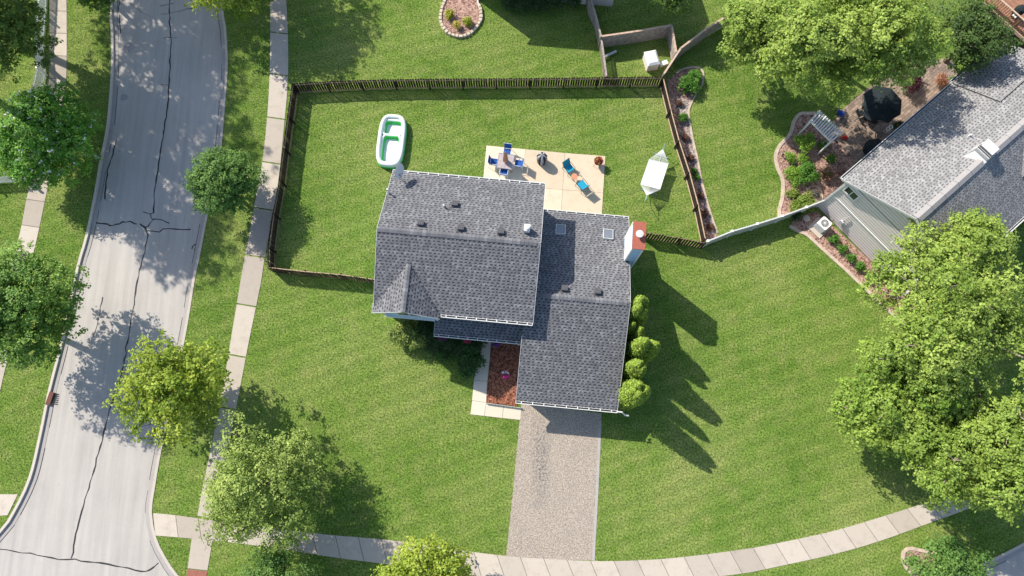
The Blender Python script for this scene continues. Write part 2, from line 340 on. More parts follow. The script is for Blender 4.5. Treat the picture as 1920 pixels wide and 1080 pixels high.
# ------------------------------------------------------------ sidewalks: every slab a piece
def slabs(name, left, right, n, mat, z=.022, skip=()):
    root = B(); L = smooth_line(left, .2); R = smooth_line(right, .2)
    base = struct(B().sheet(L + R[::-1], .008).build(name, 'joint')); EXC.append(L + R[::-1])
    def at(line, t):
        seg = [math.dist(line[i], line[i + 1]) for i in range(len(line) - 1)]; T = sum(seg) * t
        for i, s_ in enumerate(seg):
            if T <= s_ or i == len(seg) - 1: return lerp(line[i], line[i + 1], min(1, T / s_))
            T -= s_
    for k in range(n):
        if k in skip: continue
        a0, a1 = k / n + .014 / n, (k + 1) / n - .014 / n
        q = [at(L, a0), at(L, (a0 + a1) / 2), at(L, a1), at(R, a1), at(R, (a0 + a1) / 2), at(R, a0)]
        B().prism(q, -.05, z + rng.uniform(0, .006)).build('slab', mat, base)
    return base
slabs('sidewalk_east', [(-18.4, 46)] + GP([(507, -20), (507, 0), (506, 133), (500, 233), (490, 317), (478, 380), (467, 443), (457, 493), (443, 577), (432, 643), (415, 745), (398, 830), (378, 925), (370, 968)]),
      [(-17.1, 46)] + GP([(538, -20), (537, 0), (540, 67), (540, 150), (533, 233), (523, 333), (512, 400), (497, 480), (490, 527), (480, 577), (473, 610), (463, 660), (443, 765), (425, 850), (408, 935), (403, 975)]), 15, 'sidewalk_concrete')
slabs('sidewalk_ramp', GP([(360, 1008), (352, 1066)]), GP([(399, 1012), (389, 1070)]), 1, 'sidewalk_concrete')
slabs('sidewalk_ramp_end', GP([(352, 1067), (347, 1100)]), GP([(389, 1071), (383, 1110)]), 1, 'tactile_red')
slabs('sidewalk_bottom', GP([(287, 962), (330, 966), (372, 972), (450, 983), (533, 993), (620, 1003), (703, 1010), (773, 1018), (873, 1033), (947, 1042), (1030, 1048), (1120, 1052), (1210, 1050), (1293, 1043), (1393, 1030), (1440, 1022), (1557, 997), (1640, 973), (1713, 950), (1800, 920), (1920, 868), (2000, 825)]),
      GP([(291, 1004), (330, 1007), (372, 1011), (450, 1019), (533, 1030), (613, 1043), (680, 1052), (773, 1064), (873, 1077), (947, 1086), (1030, 1092), (1120, 1096), (1210, 1095), (1293, 1087), (1393, 1075), (1440, 1066), (1567, 1038), (1653, 1013), (1733, 984), (1820, 952), (1945, 900), (2030, 855)]), 41, 'sidewalk_concrete')
slabs('sidewalk_west', GP([(91, -60), (93, 0), (93, 133), (86, 200), (75, 270), (53, 360), (40, 427), (33, 457), (10, 560), (-15, 680), (-22, 727)]),
      GP([(123, -60), (125, 0), (125, 133), (119, 200), (108, 270), (88, 360), (72, 437), (64, 470), (40, 570), (13, 680), (0, 735)]), 17, 'sidewalk_concrete')
slabs('sidewalk_corner', GP([(-160, 926), (-60, 926), (34, 927)]), GP([(-160, 972), (-60, 970), (15, 966)]), 5, 'sidewalk_concrete')
drv = GP([(978, 755), (1128, 775), (1122, 920), (1115, 1051), (1040, 1049), (949, 1042), (962, 920), (973, 800)]); EXC.append(drv)
dv = struct(B().sheet(drv, .012).build('driveway', 'aggregate'))
b = B()                                       # smoother border band down the right and left of the drive
l = GP([(1128, 790), (1122, 920), (1115, 1051)]); r = GP([(1123, 790), (1117, 920), (1110, 1051)]); b.prism(l + r[::-1], -.02, .017); b.build('driveway_border', 'gutter_pan', dv)
l = GP([(947, 1087), (1115, 1097)]); r = GP([(930, 1150), (1135, 1158)])
slabs('driveway_apron', l, r, 3, 'sidewalk_concrete')

# service walk and patio slabs
def slab_polys(name, polys, mat, z=.03):
    hull = [p for q in polys for p in q]
    base = None
    for k, q in enumerate(polys):
        g = GP(q); c = (sum(p[0] for p in g) / len(g), sum(p[1] for p in g) / len(g)); EXC.append([(c[0] + (p[0] - c[0]) * 1.02, c[1] + (p[1] - c[1]) * 1.02) for p in g])
        if base is None:
            base = struct(B().prism([(c[0] + (p[0] - c[0]) * .8, c[1] + (p[1] - c[1]) * .8) for p in g], -.05, .001).build(name, 'soil'))
        g2 = [(c[0] + (p[0] - c[0]) * (1 - .012 / max(.5, math.dist(p, c))), c[1] + (p[1] - c[1]) * (1 - .012 / max(.5, math.dist(p, c)))) for p in g]
        B().prism(g2, -.05, z + rng.uniform(0, .004)).build('slab', mat, base)
    return base
slab_polys('front_walk', [[(903, 622), (922, 624), (918, 679), (897, 677)], [(897, 677), (918, 679), (914, 715), (888.5, 713), (891, 700)], [(888.5, 713), (914, 715), (911.5, 755), (885, 751)], [(885, 751), (911.5, 755), (908, 780), (882, 777)], [(911.5, 755), (944, 760), (942, 784), (908, 780)], [(944, 760), (978, 765), (976, 787.5), (942, 784)]], 'walk_concrete')
slab_polys('patio', [[(912, 273), (985, 280), (979, 352), (905, 346)], [(985, 280), (1059, 287), (1055, 356), (979, 350)], [(1059, 287), (1135, 293), (1131, 362), (1055, 356)], [(979, 350), (1055, 356), (1051, 412), (975, 412)], [(1055, 356), (1131, 362), (1128, 412), (1051, 412)]], 'patio_concrete')

# ------------------------------------------------------------ planted beds and their edging
def bed(name, poly, mat, z=.02):
    g = GP(poly); EXC.append(g); return struct(B().prism(g, -.03, z).build(name, mat))
def edging(pts, w, name, label, h=.07, mat='edging', seglen=.9):
    L = smooth_line(GP(pts), .15); c = L[len(L) // 2]; EXC.append(offset(L, w / 2) + offset(L, -w / 2)[::-1])
    root = emp(name, label, 'garden edging', (c[0], c[1], 0)); n = max(1, round(sum(math.dist(L[i], L[i + 1]) for i in range(len(L) - 1)) / seglen)); s_ = len(L) / n
    for k in range(n):
        seg = L[int(k * s_):int((k + 1) * s_) + 1]
        if len(seg) < 2: continue
        a = offset(seg, w / 2); b_ = offset(seg, -w / 2); B().prism(a + b_[::-1], -.03, h + rng.uniform(-.004, .004)).build('curb_piece', mat, root, (c[0], c[1], 0))
    return root
bed('front_bed', [(922, 624), (980, 628), (970, 762), (911.5, 755), (918, 679)], 'mulch_red', .05)
E1 = [(1529, 213), (1514, 213), (1500, 214), (1489, 227), (1480, 253), (1462, 273), (1454, 293), (1458, 316), (1467, 338), (1467, 367), (1461, 393), (1461, 412)]
bed('flower_bed', E1 + [(1500, 396), (1560, 380), (1620, 340), (1606, 303), (1567, 267), (1548, 240)], 'mulch_pink')
edging(E1, .24, 'bed_edging', 'pale curving concrete edging round the flower bed beside the pergola')
E2 = [(1480, 424), (1497, 434), (1513, 441), (1542, 467), (1573, 495), (1600, 520), (1633, 552), (1668, 585), (1700, 610)]
bed('side_bed', E2 + [(1740, 600), (1700, 560), (1647, 503), (1564, 427), (1530, 395), (1490, 410)], 'mulch_pink')
edging(E2, .22, 'bed_edging', 'pale edging along the strip of small green plants below the grey house wall')
E3 = [(1268, 138), (1280, 130), (1304, 126), (1316, 132), (1318.5, 144), (1316, 160), (1305, 177), (1293, 201), (1291, 216), (1295, 240), (1299, 262), (1308, 301), (1316, 342), (1330, 393), (1345, 438)]
bed('fence_bed', [(1252, 150)] + E3 + [(1338, 452), (1322, 452), (1300, 356), (1272, 268), (1256, 205)], 'mulch_pink')
bed('pale_gravel', [(1268, 180), (1283, 186), (1296, 190), (1290, 214), (1294, 240), (1299, 262), (1308, 301), (1320, 350), (1334, 400), (1341, 438), (1334, 440), (1322, 380), (1308, 330), (1296, 290), (1287, 250), (1282, 225), (1272, 205)], 'gravel_pale', .026)
edging(E3, .13, 'bed_edging', 'thin pale edging of the narrow bed running behind the long right fence', .06)
E4 = [(838, -6), (829, 16), (826, 37), (831, 52), (842, 64), (862, 70), (878, 66), (893, 53), (902, 36), (901, 18), (896, 4)]
bed('ring_bed', E4 + [(890, -30), (845, -30)], 'mulch_pink', .10)
L = smooth_line(GP(E4), .05); c = L[len(L) // 2]; EXC.append(offset(L, .15) + offset(L, -.15)[::-1])
root = emp('stone_border', 'ring of tan stones round the raised bed at the top edge', 'stone border', (c[0], c[1], 0))
pts = walk_even(L, .30)
for i, p in enumerate(pts[:-1]):
    q = pts[i + 1]; a = math.atan2(q[1] - p[1], q[0] - p[0]); sc = rng.uniform(.85, 1.05); x, y = (p[0] + q[0]) / 2, (p[1] + q[1]) / 2
    b = B(); w, d_, h = .14 * sc, .11 * rng.uniform(.85, 1.2), .20 * rng.uniform(.85, 1.1)
    b.vf([(sx * w * k, sy * d_ * k, z) for z, k in ((-.02, 1), (h * .75, 1), (h, .82)) for sx, sy in ((-1, -1), (1, -1), (1, 1), (-1, 1))],
         [(0, 1, 5, 4), (1, 2, 6, 5), (2, 3, 7, 6), (3, 0, 4, 7), (4, 5, 9, 8), (5, 6, 10, 9), (6, 7, 11, 10), (7, 4, 8, 11), (8, 9, 10, 11)])
    o = b.build('stone', 'ring_stone', root); o.location = (x - c[0], y - c[1], 0); o.rotation_euler = (0, 0, a)
E5 = [(1755, 1038), (1740, 1034), (1727, 1032), (1707, 1028), (1695, 1033), (1692, 1046), (1696, 1060), (1705, 1072), (1722, 1082), (1750, 1088)]
bed('tree_ring', E5, 'mulch_pink'); edging(E5, .2, 'bed_edging', 'round pale edging ring under the bluish bush by the lower right street', .07)
bed('deck_bed', [(1850, 20), (1990, 140), (1990, 200), (1880, 95), (1850, 60)], 'mulch_dark')
# paver patio behind the right house
pp = GP([(1567, 267), (1606, 303), (1660, 262), (1800, 156), (1790, 110), (1690, 120), (1600, 185), (1545, 245)])
EXC.append(pp); pav = struct(B().prism(pp, -.03, .01).build('paver_patio', 'soil'))
def inpoly(x, y, poly):
    x = np.asarray(x); y = np.asarray(y); r = np.zeros(x.shape, bool); n = len(poly)
    for i in range(n):
        x1, y1 = poly[i - 1]; x2, y2 = poly[i]
        if y1 == y2: continue
        r ^= ((y1 > y) != (y2 > y)) & (x < (x2 - x1) * (y - y1) / (y2 - y1) + x1)
    return r
b = B(); th = math.radians(39.8); ca, sa = math.cos(th), math.sin(th)
xs = [p[0] for p in pp]; ys = [p[1] for p in pp]; cx, cy = sum(xs) / len(xs), sum(ys) / len(ys)
for i in range(-40, 40):
    for j in range(-30, 30):
        lx = i * .305 + (.15 if j % 2 else 0); ly = j * .205; x = cx + lx * ca - ly * sa; y = cy + lx * sa + ly * ca
        if inpoly(np.array([x]), np.array([y]), pp)[0]:
            k = rng.uniform(.6, 1.15); b.box((x, y, .012), (.292, .192, .03 + rng.uniform(0, .006)), th, (.33 * k, .25 * k, .20 * k))
o = b.build('paver', 'tinted', pav); o['kind'] = 'stuff'

# ------------------------------------------------------------ roofs made of shingle courses
def pin(p, poly):
    return bool(inpoly(np.array([p[0]]), np.array([p[1]]), poly)[0])
def shingle_roof(b, O, U, V, poly, pal, gap=(.045, .045, .05), ex=.18, tooth=.27):  # dark gap tone between tabs paints in the shadow under their butts
    """poly in (u,v) metres on the plane O+u*U+v*V, v up the slope"""
    U = Vector(U).normalized(); V = Vector(V).normalized(); N = U.cross(V); O = Vector(O)
    pt = lambda u, v, h=0: O + U * u + V * v + N * h
    b.vf([pt(u, v) for u, v in poly] + [pt(u, v, -.12) for u, v in poly], [tuple(range(len(poly)))] + [(k, k + len(poly), (k + 1) % len(poly) + len(poly), (k + 1) % len(poly)) for k in range(len(poly))] + [tuple(range(len(poly), 2 * len(poly)))[::-1]], gap)
    u0 = min(p[0] for p in poly); u1 = max(p[0] for p in poly); v0 = min(p[1] for p in poly); v1 = max(p[1] for p in poly)
    def span(v):                               # u range of the plane at this height
        c = []
        for i in range(len(poly)):
            a, q = poly[i - 1], poly[i]
            if (a[1] > v) != (q[1] > v): c.append(a[0] + (q[0] - a[0]) * (v - a[1]) / (q[1] - a[1]))
        return (min(c), max(c)) if len(c) > 1 else None
    r = 0; v = v0
    while v < v1 - .02:
        ve = min(v + ex, v1); s = span((v + ve) / 2)
        if s:
            u = s[0] + (0 if r % 2 else -tooth * .5) + rng.uniform(-.06, .06); a, z = s
            base = rng.uniform(.94, 1.06)
            while u < z:
                w = tooth * rng.uniform(.75, 1.25); g = w * rng.uniform(.38, .6)
                col = pal[rng.integers(len(pal))]; k = base * rng.uniform(.88, 1.12); col = tuple(c * k for c in col)
                ua, ub = max(u, a), min(u + w, z)
                if ub - ua > .02:              # upper band of the shingle, full width
                    vm = v + (ve - v) * .46
                    b.face([pt(ua, vm, .010), pt(ub - .004, vm, .010), pt(ub - .004, ve, .003), pt(ua, ve, .003)], col)
                    b.face([pt(ua, vm, 0), pt(ub - .004, vm, 0), pt(ub - .004, vm, .010), pt(ua, vm, .010)], col)
                ub2 = min(u + w - g, z)
                if ub2 - ua > .02:             # tab that reaches down over the course below
                    b.face([pt(ua, v, .016), pt(ub2, v, .016), pt(ub2, vm, .0101), pt(ua, vm, .0101)], col)
                    b.face([pt(ua, v, 0), pt(ub2, v, 0), pt(ub2, v, .016), pt(ua, v, .016)], col)
                u += w
        v += ex; r += 1
def ridge_cap(b, p, q, w, pal, z=.03, step=.24):
    p = Vector(p); q = Vector(q); d = (q - p).normalized(); n = int((q - p).length / step); s = d.cross(Vector((0, 0, 1))).normalized()
    for k in range(n):
        a = p + d * (k * step); e = a + d * (step - .012); c = pal[rng.integers(len(pal))]; kk = rng.uniform(.8, 1.1); c = tuple(x * kk for x in c)
        dz = Vector((0, 0, z)); dr = Vector((0, 0, z - w * .36)); lift = Vector((0, 0, .012))
        b.face([a + s * w + dr + lift, a + dz + lift, e + dz, e + s * w + dr][::-1], c); b.face([a + dz + lift, a - s * w + dr + lift, e - s * w + dr, e + dz][::-1], c)
GREY = [(.185, .188, .20), (.165, .168, .18), (.215, .218, .232), (.175, .178, .19), (.15, .152, .165)]
PALE = [(.29, .288, .292), (.26, .258, .262), (.32, .317, .32), (.24, .238, .242), (.305, .302, .306)]
def roof_obj(parent, O, U, V, poly, pal, gap=(.055, .056, .063), **kw):
    b = B(); shingle_roof(b, O, U, V, poly, pal, gap, **kw)
    o = b.build('roof_shingles', 'shingle', parent); o['kind'] = 'stuff'; return o
def gutter(parent, p, q, out, n=0, w=.13):     # trough with white lips and hangers across it
    p = Vector(p); q = Vector(q); o = Vector(out).normalized(); g = B(); up = Vector((0, 0, 1))
    g.beam(p + o * (w + .02) + up * .0, q + o * (w + .02) + up * .0, .035, .14); g.beam(p + o * .012, q + o * .012, .02, .12, (1, 1, 1), 0)
    g.beam(p + o * (w / 2 + .01) - up * .07, q + o * (w / 2 + .01) - up * .07, w + .02, .02, mi=1)
    for e in (p, q): g.beam(e, e + o * (w + .03), .03, .14)
    gt = g.build('gutter', ['white_paint', 'gutter_dark'], parent)
    d = (q - p).normalized()
    for k in range(n):
        c = p + (q - p) * ((k + .5) / n); B().beam(c + up * .075, c + o * (w + .02) + up * .075, .05, .015).build('hanger', 'white_paint', gt)
    return gt
def siding(b, p, q, z0, z1, nrm, ex=.19, clip=None, mi=0, lap=.022, gap=0):   # lapped boards, each course a proud lower edge
    p = Vector((*p, 0)); q = Vector((*q, 0)); N = Vector((*nrm, 0)).normalized(); L = (q - p).length; d = (q - p) / L; z = z0
    while z < z1 - .01:
        ze = min(z + ex, z1); a, e = 0, L
        if clip:
            r = clip((z + ze) / 2)
            if r is None: break
            a, e = r
        A_ = p + d * a; E_ = p + d * e
        u = Vector((0, 0, 1)); b.face([A_ + N * lap + u * z, E_ + N * lap + u * z, E_ + N * .004 + u * (ze - gap), A_ + N * .004 + u * (ze - gap)], mi=mi)
        b.face([A_ + u * z, E_ + u * z, E_ + N * lap + u * z, A_ + N * lap + u * z], mi=mi); z += ex

# ------------------------------------------------------------ the main house (local frame turned 5.4 degrees)
HR = math.radians(-5.4)
hx0, hy0 = -1.2, 8.7
HO = (hx0 * math.cos(HR) - hy0 * math.sin(HR), hx0 * math.sin(HR) + hy0 * math.cos(HR), 0)
house = emp('house', 'two storey house with dark grey shingle roofs and a garage wing in the middle', 'house', HO, HR)
def hl(x, y, z=0): return (x - hx0, y - hy0, z)                       # plan metres -> house frame
def hworld(x, y): return (x * math.cos(HR) - y * math.sin(HR), x * math.sin(HR) + y * math.cos(HR))
def hpix(u, v, h): x, y = G(u, v, h); c, s = math.cos(HR), math.sin(HR); return (x * c + y * s, -x * s + y * c)
EXC.append([hworld(*p) for p in ((-8.8, 6.9), (-5, 6.9), (-5, 7.4), (.3, 7.4), (.3, 2.8), (6.1, 2.8), (6.1, 14.8), (.5, 14.8), (.5, 15.4), (-8.8, 15.4))])
EXC.append([hworld(*p) for p in ((5.9, 11.7), (6.7, 11.7), (6.7, 13.4), (5.9, 13.4))])
LE, LR_, SL = 4.95, 6.95, 2.0 / 4.36                                     # left block eave and ridge height, slope
RE_, RR, SR = 2.35, 5.05, 2.7 / 6.2
def hl3(x, y, z): return Vector(hl(x, y, z))
w = B()                                                               # walls
w.prism([hl(*p)[:2] for p in ((-8.7, 7.35), (.32, 7.35), (.32, 15.3), (-8.7, 15.3))], -.1, LE - .05)
w.prism([hl(*p)[:2] for p in ((-8.65, 7.06), (-5.3, 7.06), (-5.3, 7.5), (-8.65, 7.5))], 2.72, LE - .05)
for x in (-8.7, .32):
    w.vf([hl3(x + e, y, z) for e in (-.06, .06) for y, z in ((7.35, LE - .06), (15.4, LE - .06), (11.38, LR_ - .2))], [(0, 1, 2), (3, 5, 4), (0, 3, 4, 1), (1, 4, 5, 2), (2, 5, 3, 0)])
w.prism([hl(*p)[:2] for p in ((.33, 2.95), (5.95, 2.95), (5.95, 14.6), (.33, 14.6))], -.1, RE_ - .05)
for x in (.4, 5.89):
    w.vf([hl3(x + e, y, z) for e in (-.05, .05) for y, z in ((2.95, RE_ - .06), (14.6, RE_ - .06), (8.74, RR - .2))], [(0, 1, 2), (3, 5, 4), (0, 3, 4, 1), (1, 4, 5, 2), (2, 5, 3, 0)])
w.build('wall', 'blue_siding', house)
s = B(); siding(s, hl(-8.65, 7.06)[:2], hl(-5.3, 7.06)[:2], 2.72, LE, (0, -1))
def gclip(z): hw = 1.9 - (z - LE) / .6; return None if hw < .1 else (1.675 - hw + .05, 1.675 + hw + .05)
siding(s, hl(-8.65, 7.06)[:2], hl(-5.3, 7.06)[:2], LE, 6.1, (0, -1), clip=gclip)
s.vf([hl3(-8.7, 7.07, LE - .05), hl3(-5.25, 7.07, LE - .05), hl3(-7, 7.07, 6.03)], [(0, 1, 2)])
siding(s, hl(-5.3, 7.33)[:2], hl(.32, 7.33)[:2], 3.2, LE - .1, (0, -1)); siding(s, hl(5.97, 3)[:2], hl(5.97, 14.6)[:2], .1, RE_, (1, 0)); siding(s, hl(.33, 2.93)[:2], hl(5.95, 2.93)[:2], .1, RE_, (0, -1))
o = s.build('siding_boards', 'blue_siding', house); o['kind'] = 'stuff'
t = B(); t.box(hl(-6.98, 7.02, 2.70), (3.4, .14, .12)); t.box(hl(-8.6, 7.03, 3.75), (.12, .1, 1.95)); t.box(hl(-5.36, 7.03, 3.75), (.12, .1, 1.95)); t.build('corner_trim', 'white_paint', house)
def window(parent, c, wd, ht, ax, nrm, panes=2):
    ax = Vector(ax); n = Vector(nrm); up = Vector((0, 0, 1)); c = Vector(c); f = B()
    for sx in (-1, 1): f.box(c + ax * (sx * wd / 2), (.09, .07, ht + .09), 0, ax=(ax, n, up))
    for sz in (-1, 1): f.box(c + up * (sz * ht / 2), (wd - .09, .07, .09), 0, ax=(ax, n, up))
    for k in range(1, panes): f.box(c + ax * (-wd / 2 + wd * k / panes), (.05, .06, ht - .09), 0, ax=(ax, n, up))
    fr = f.build('window', 'white_paint', parent)
    for k in range(panes): B().box(c + ax * (-wd / 2 + wd * (k + .5) / panes) - n * .01, (wd / panes - .03, .03, ht - .05), 0, ax=(ax, n, up)).build('pane', 'glass_dark', fr)
    return fr
window(house, hl(-6.95, 7.0, 4.35), 1.5, 1.25, (1, 0, 0), (0, -1, 0), 2); window(house, hl(-2.5, 7.30, 4.4), 1.4, 1.1, (1, 0, 0), (0, -1, 0), 2)
window(house, hl(-7, 7.30, 1.6), 1.6, 1.3, (1, 0, 0), (0, -1, 0), 2); window(house, hl(-8.74, 11, 1.6), 1.2, 1.2, (0, 1, 0), (-1, 0, 0), 2); window(house, hl(-8.74, 11, 4.2), 1.2, 1.1, (0, 1, 0), (-1, 0, 0), 2)
d = B(); [d.box(hl(3.2, 2.90, .28 + k * .53), (4.8, .05, .51)) for k in range(4)]; d.build('garage_door', 'white_paint', house)
B().box(hl(-.9, 7.28, 1.05), (.95, .08, 2.1)).build('front_door', 'door_paint', house)
# roof planes
ls = math.hypot(4.36, 2.0)
pF = [(0, 0), (9.55, 0), (9.55, ls), (0, ls)]
roof_obj(house, hl3(-8.97, 7.02, LE), (1, 0, 0), (0, 4.36, 2.0), pF, GREY)
roof_obj(house, hl3(.58, 15.74, LE), (-1, 0, 0), (0, -4.36, 2.0), pF, GREY)
rs_ = math.hypot(6.2, 2.7)
roof_obj(house, hl3(.02, 2.55, RE_), (1, 0, 0), (0, 6.2, 2.7), [(0, 0), (6.24, 0), (6.24, rs_), (0, rs_)], GREY)
roof_obj(house, hl3(6.26, 14.95, RE_), (-1, 0, 0), (0, -6.2, 2.7), [(0, 0), (6.2, 0), (6.2, rs_), (0, rs_)], GREY)
roof_obj(house, hl3(-5.5, 6.2, 2.5), (1, 0, 0), (0, 1.15, .40), [(0, 0), (5.5, 0), (5.5, 1.21), (0, 1.21)], [tuple(c * 1.0 for c in q) for q in GREY])
# cross gable over the front: two planes meeting at a ridge that dies into the main slope
gz = 6.2; ga = hl3(-7.02, 9.76, gz); gf = hl3(-7.0, 6.74, gz)
for sx in (-1, 1):
    ex = hl3(-9.02 if sx < 0 else -4.98, 6.74, LE + .012)
    U = (gf - ga).normalized() if sx > 0 else (ga - gf).normalized()
    # plane: eave corner (front) to ridge
    Vv = Vector((-sx * 2.0, 0, gz - LE)).normalized(); Lg = math.hypot(2.0, gz - LE)
    U = Vector((0, 1 if sx > 0 else -1, 0))
    if sx > 0: poly = [(0, 0), (.28, 0), (2.98, Lg), (0, Lg)]; O = ex
    else: poly = [(-.28, 0), (0, 0), (0, Lg), (-2.98, Lg)]; O = ex
    roof_obj(house, O + Vector((0, 0, .01)), U, Vv, poly, GREY, ex=.19)
b = B(); ridge_cap(b, hl3(-8.97, 11.38, LR_), hl3(.58, 11.38, LR_), .17, GREY[:3]); ridge_cap(b, hl3(.35, 8.75, RR), hl3(6.25, 8.75, RR), .17, GREY[:3]); ridge_cap(b, gf + Vector((0, 0, .02)), ga + Vector((0, 0, .02)), .15, GREY[:3], .02)
o = b.build('ridge_caps', 'shingle', house); o['kind'] = 'stuff'
# rake trim and gutters
class Each:                                    # every beam its own part
    def __init__(s, par): s.par = par
    def beam(s, p, q, w, h): B().beam(p, q, w * .7, h).build('rake_trim', 'vinyl', s.par)
r = Each(house)
for x in (-8.99, .60):
    for y in (7.02, 15.74): r.beam(hl3(x, y, LE - .07), hl3(x, 11.38, LR_ - .07), .035, .16)
for y in (2.54, 14.96): r.beam(hl3(6.28, y, RE_ - .07), hl3(6.28, 8.75, RR - .07), .035, .16)
r.beam(hl3(.0, 2.54, RE_ - .07), hl3(.0, 6.4, RE_ + 3.86 * SR - .07), .035, .16)
r.beam(hl3(-9.03, 6.73, LE - .03), hl3(-7.0, 6.73, gz - .04), .03, .14); r.beam(hl3(-4.97, 6.73, LE - .03), hl3(-7.0, 6.73, gz - .04), .03, .14)
r.beam(hl3(-9.03, 6.72, LE - .03), hl3(-9.03, 7.6, LE - .03), .03, .14); r.beam(hl3(-5.52, 6.2, 2.43), hl3(-5.52, 7.3, 2.81), .03, .13)
gutter(house, hl3(-8.97, 15.73, LE - .02), hl3(.58, 15.73, LE - .02), (0, 1, 0), 15); gutter(house, hl3(-4.9, 7.02, LE - .02), hl3(.56, 7.02, LE - .02), (0, -1, 0), 9)
gutter(house, hl3(.62, 14.96, RE_ - .02), hl3(6.26, 14.96, RE_ - .02), (0, 1, 0), 9); gutter(house, hl3(.0, 2.54, RE_ - .02), hl3(6.26, 2.54, RE_ - .02), (0, -1, 0), 9)
gutter(house, hl3(-5.5, 6.19, 2.48), hl3(.0, 6.19, 2.48), (0, -1, 0), 9)
p = B()                                         # porch beam and posts under the lower roof
p.box(hl(-1.3, 6.35, 2.25), (2.6, .14, .2)); [p.box(hl(x, 6.35, 1.2), (.12, .12, 2.4)) for x in (-2.5, -.15, -5.3)]; p.build('porch_post', 'white_paint', house)
B().prism([hl(*q)[:2] for q in ((-5.3, 6.5), (.3, 6.5), (.3, 7.4), (-5.3, 7.4))], -.05, .16).build('porch_floor', 'walk_concrete', house)
dsp = B(); dsp.tube([hl(6.26, 2.45, 2.5), hl(6.55, 2.45, 2.45), hl(6.85, 2.3, 2.0), hl(7.05, 2.3, 1.9)], .05, 8); dsp.build('downspout', 'white_paint', house)
# chimney chase
cb = B(); cx0, cx1, cy0, cy1, cz = 5.98, 6.60, 11.72, 13.34, 6.45
cb.prism([hl(*q)[:2] for q in ((cx0, cy0), (cx1, cy0), (cx1, cy1), (cx0, cy1))], -.1, cz); ch = cb.build('chimney', 'blue_siding', house)
sb = B()
for (a, e, n_) in (((cx0, cy0), (cx1, cy0), (0, -1)), ((cx1, cy0), (cx1, cy1), (1, 0)), ((cx0, cy1), (cx0, cy0), (-1, 0)), ((cx1, cy1), (cx0, cy1), (0, 1))): siding(sb, hl(*a)[:2], hl(*e)[:2], 0, cz, n_)
o = sb.build('chimney_siding', 'blue_siding', ch); o['kind'] = 'stuff'
tb = B(); [tb.box(hl(x, y, cz / 2 + .05), (.10, .10, cz - .12)) for x in (cx0, cx1) for y in (cy0, cy1)]
tb.box(hl(cx0 - .035, (cy0 + cy1) / 2, 4.9), (.03, cy1 - cy0 - .12, 2.6)); tb.build('corner_trim', 'white_paint', ch)  # besides the trim, a white sheet paints the west face as sunlit
B().prism([hl(*q)[:2] for q in ((cx0 - .03, cy0 - .03), (cx1 + .12, cy0 - .03), (cx1 + .12, cy1 + .06), (cx0 - .03, cy1 + .06))], cz + .002, cz + .07).build('chimney_cap', 'brick_red', ch)
fl = B(); X, Y = hpix(1200, 438, 6.9); fl.lathe(hl(X, Y, cz + .07), [(.12, 0), (.12, .28), (.22, .30), (.22, .36), (.05, .42)], 18); fl.build('flue_cap', 'white_paint', ch, smooth=False)

def on_slope(u, v, zf, it=6):
    h = 5
    for _ in range(it): x, y = hpix(u, v, h); h = zf(y)
    return x, y, h
zL = lambda y: LR_ - abs(y - 11.38) * SL; zR = lambda y: RR - abs(y - 8.75) * SR
def vent(u, v, zf, sl):
    x, y, z = on_slope(u, v, zf); b = B(); a = math.atan(sl) * (-1 if (y > 8.75) else 1); ca_, sa_ = math.cos(a), math.sin(a)
    ax = (Vector((1, 0, 0)), Vector((0, ca_, sa_)), Vector((0, -sa_, ca_))); c = hl3(x, y, z)
    b.box(c + ax[2] * .03, (.46, .46, .02), ax=ax); b.box(c + ax[2] * .12, (.34, .34, .16), ax=ax); b.box(c + ax[2] * .21, (.38, .40, .03), ax=ax)
    for k in (-1, 0, 1): b.box(c + ax[2] * .235 + ax[0] * (.11 * k), (.02, .36, .02), ax=ax)
    return b.build('roof_vent', 'gutter_dark', house)
for uv in ((789, 421), (864, 430), (939, 437), (853, 385)): vent(*uv, zL, SL)
for uv in ((1058, 543), (1120, 549)): vent(*uv, zR, SR)
x, y, z = on_slope(988, 432, zL); b = B(); b.box(hl(x, y, z + .30), (.36, .40, .55)); b.lathe(hl(x, y, z + .58), [(.10, 0), (.10, .10), (.16, .12), (.16, .16), (.02, .2)], 10); b.build('exhaust_hood', 'white_paint', house)
x, y, z = on_slope(833, 388, zL); b = B(); b.tube([hl(x, y, z - .1), hl(x, y, z + .38)], .05, 8); b.build('vent_pipe', 'white_paint', house)
for (u, v, L_) in ((726, 357, 5.2),):
    x, y = hpix(u, v, 6.3); b = B(); b.tube([hl(x, y + .05, 5.7), hl(x, y + .05, 6.4)], .05, 8); b.box(hl(x + .15, y, 5.72), (.4, .05, .05)); b.build('vent_pipe', 'white_paint', house)
for i, (u, v) in enumerate(((1051, 432), (1140, 441))):
    x, y, z = on_slope(u, v, zR); a = -math.atan(SR); ca_, sa_ = math.cos(a), math.sin(a); ax = (Vector((1, 0, 0)), Vector((0, ca_, sa_)), Vector((0, -sa_, ca_))); c = hl3(x, y, z)
    f = B(); [f.box(c + ax[0] * (sx * .30) + ax[2] * .07, (.04, .80, .14), ax=ax) for sx in (-1, 1)]; [f.box(c + ax[1] * (sy * .38) + ax[2] * .07, (.56, .04, .14), ax=ax) for sy in (-1, 1)]
    f = f.build('skylight', 'vinyl', house); B().box(c + ax[2] * .10, (.54, .68, .03), ax=ax).build('pane', 'glass_blue', f)
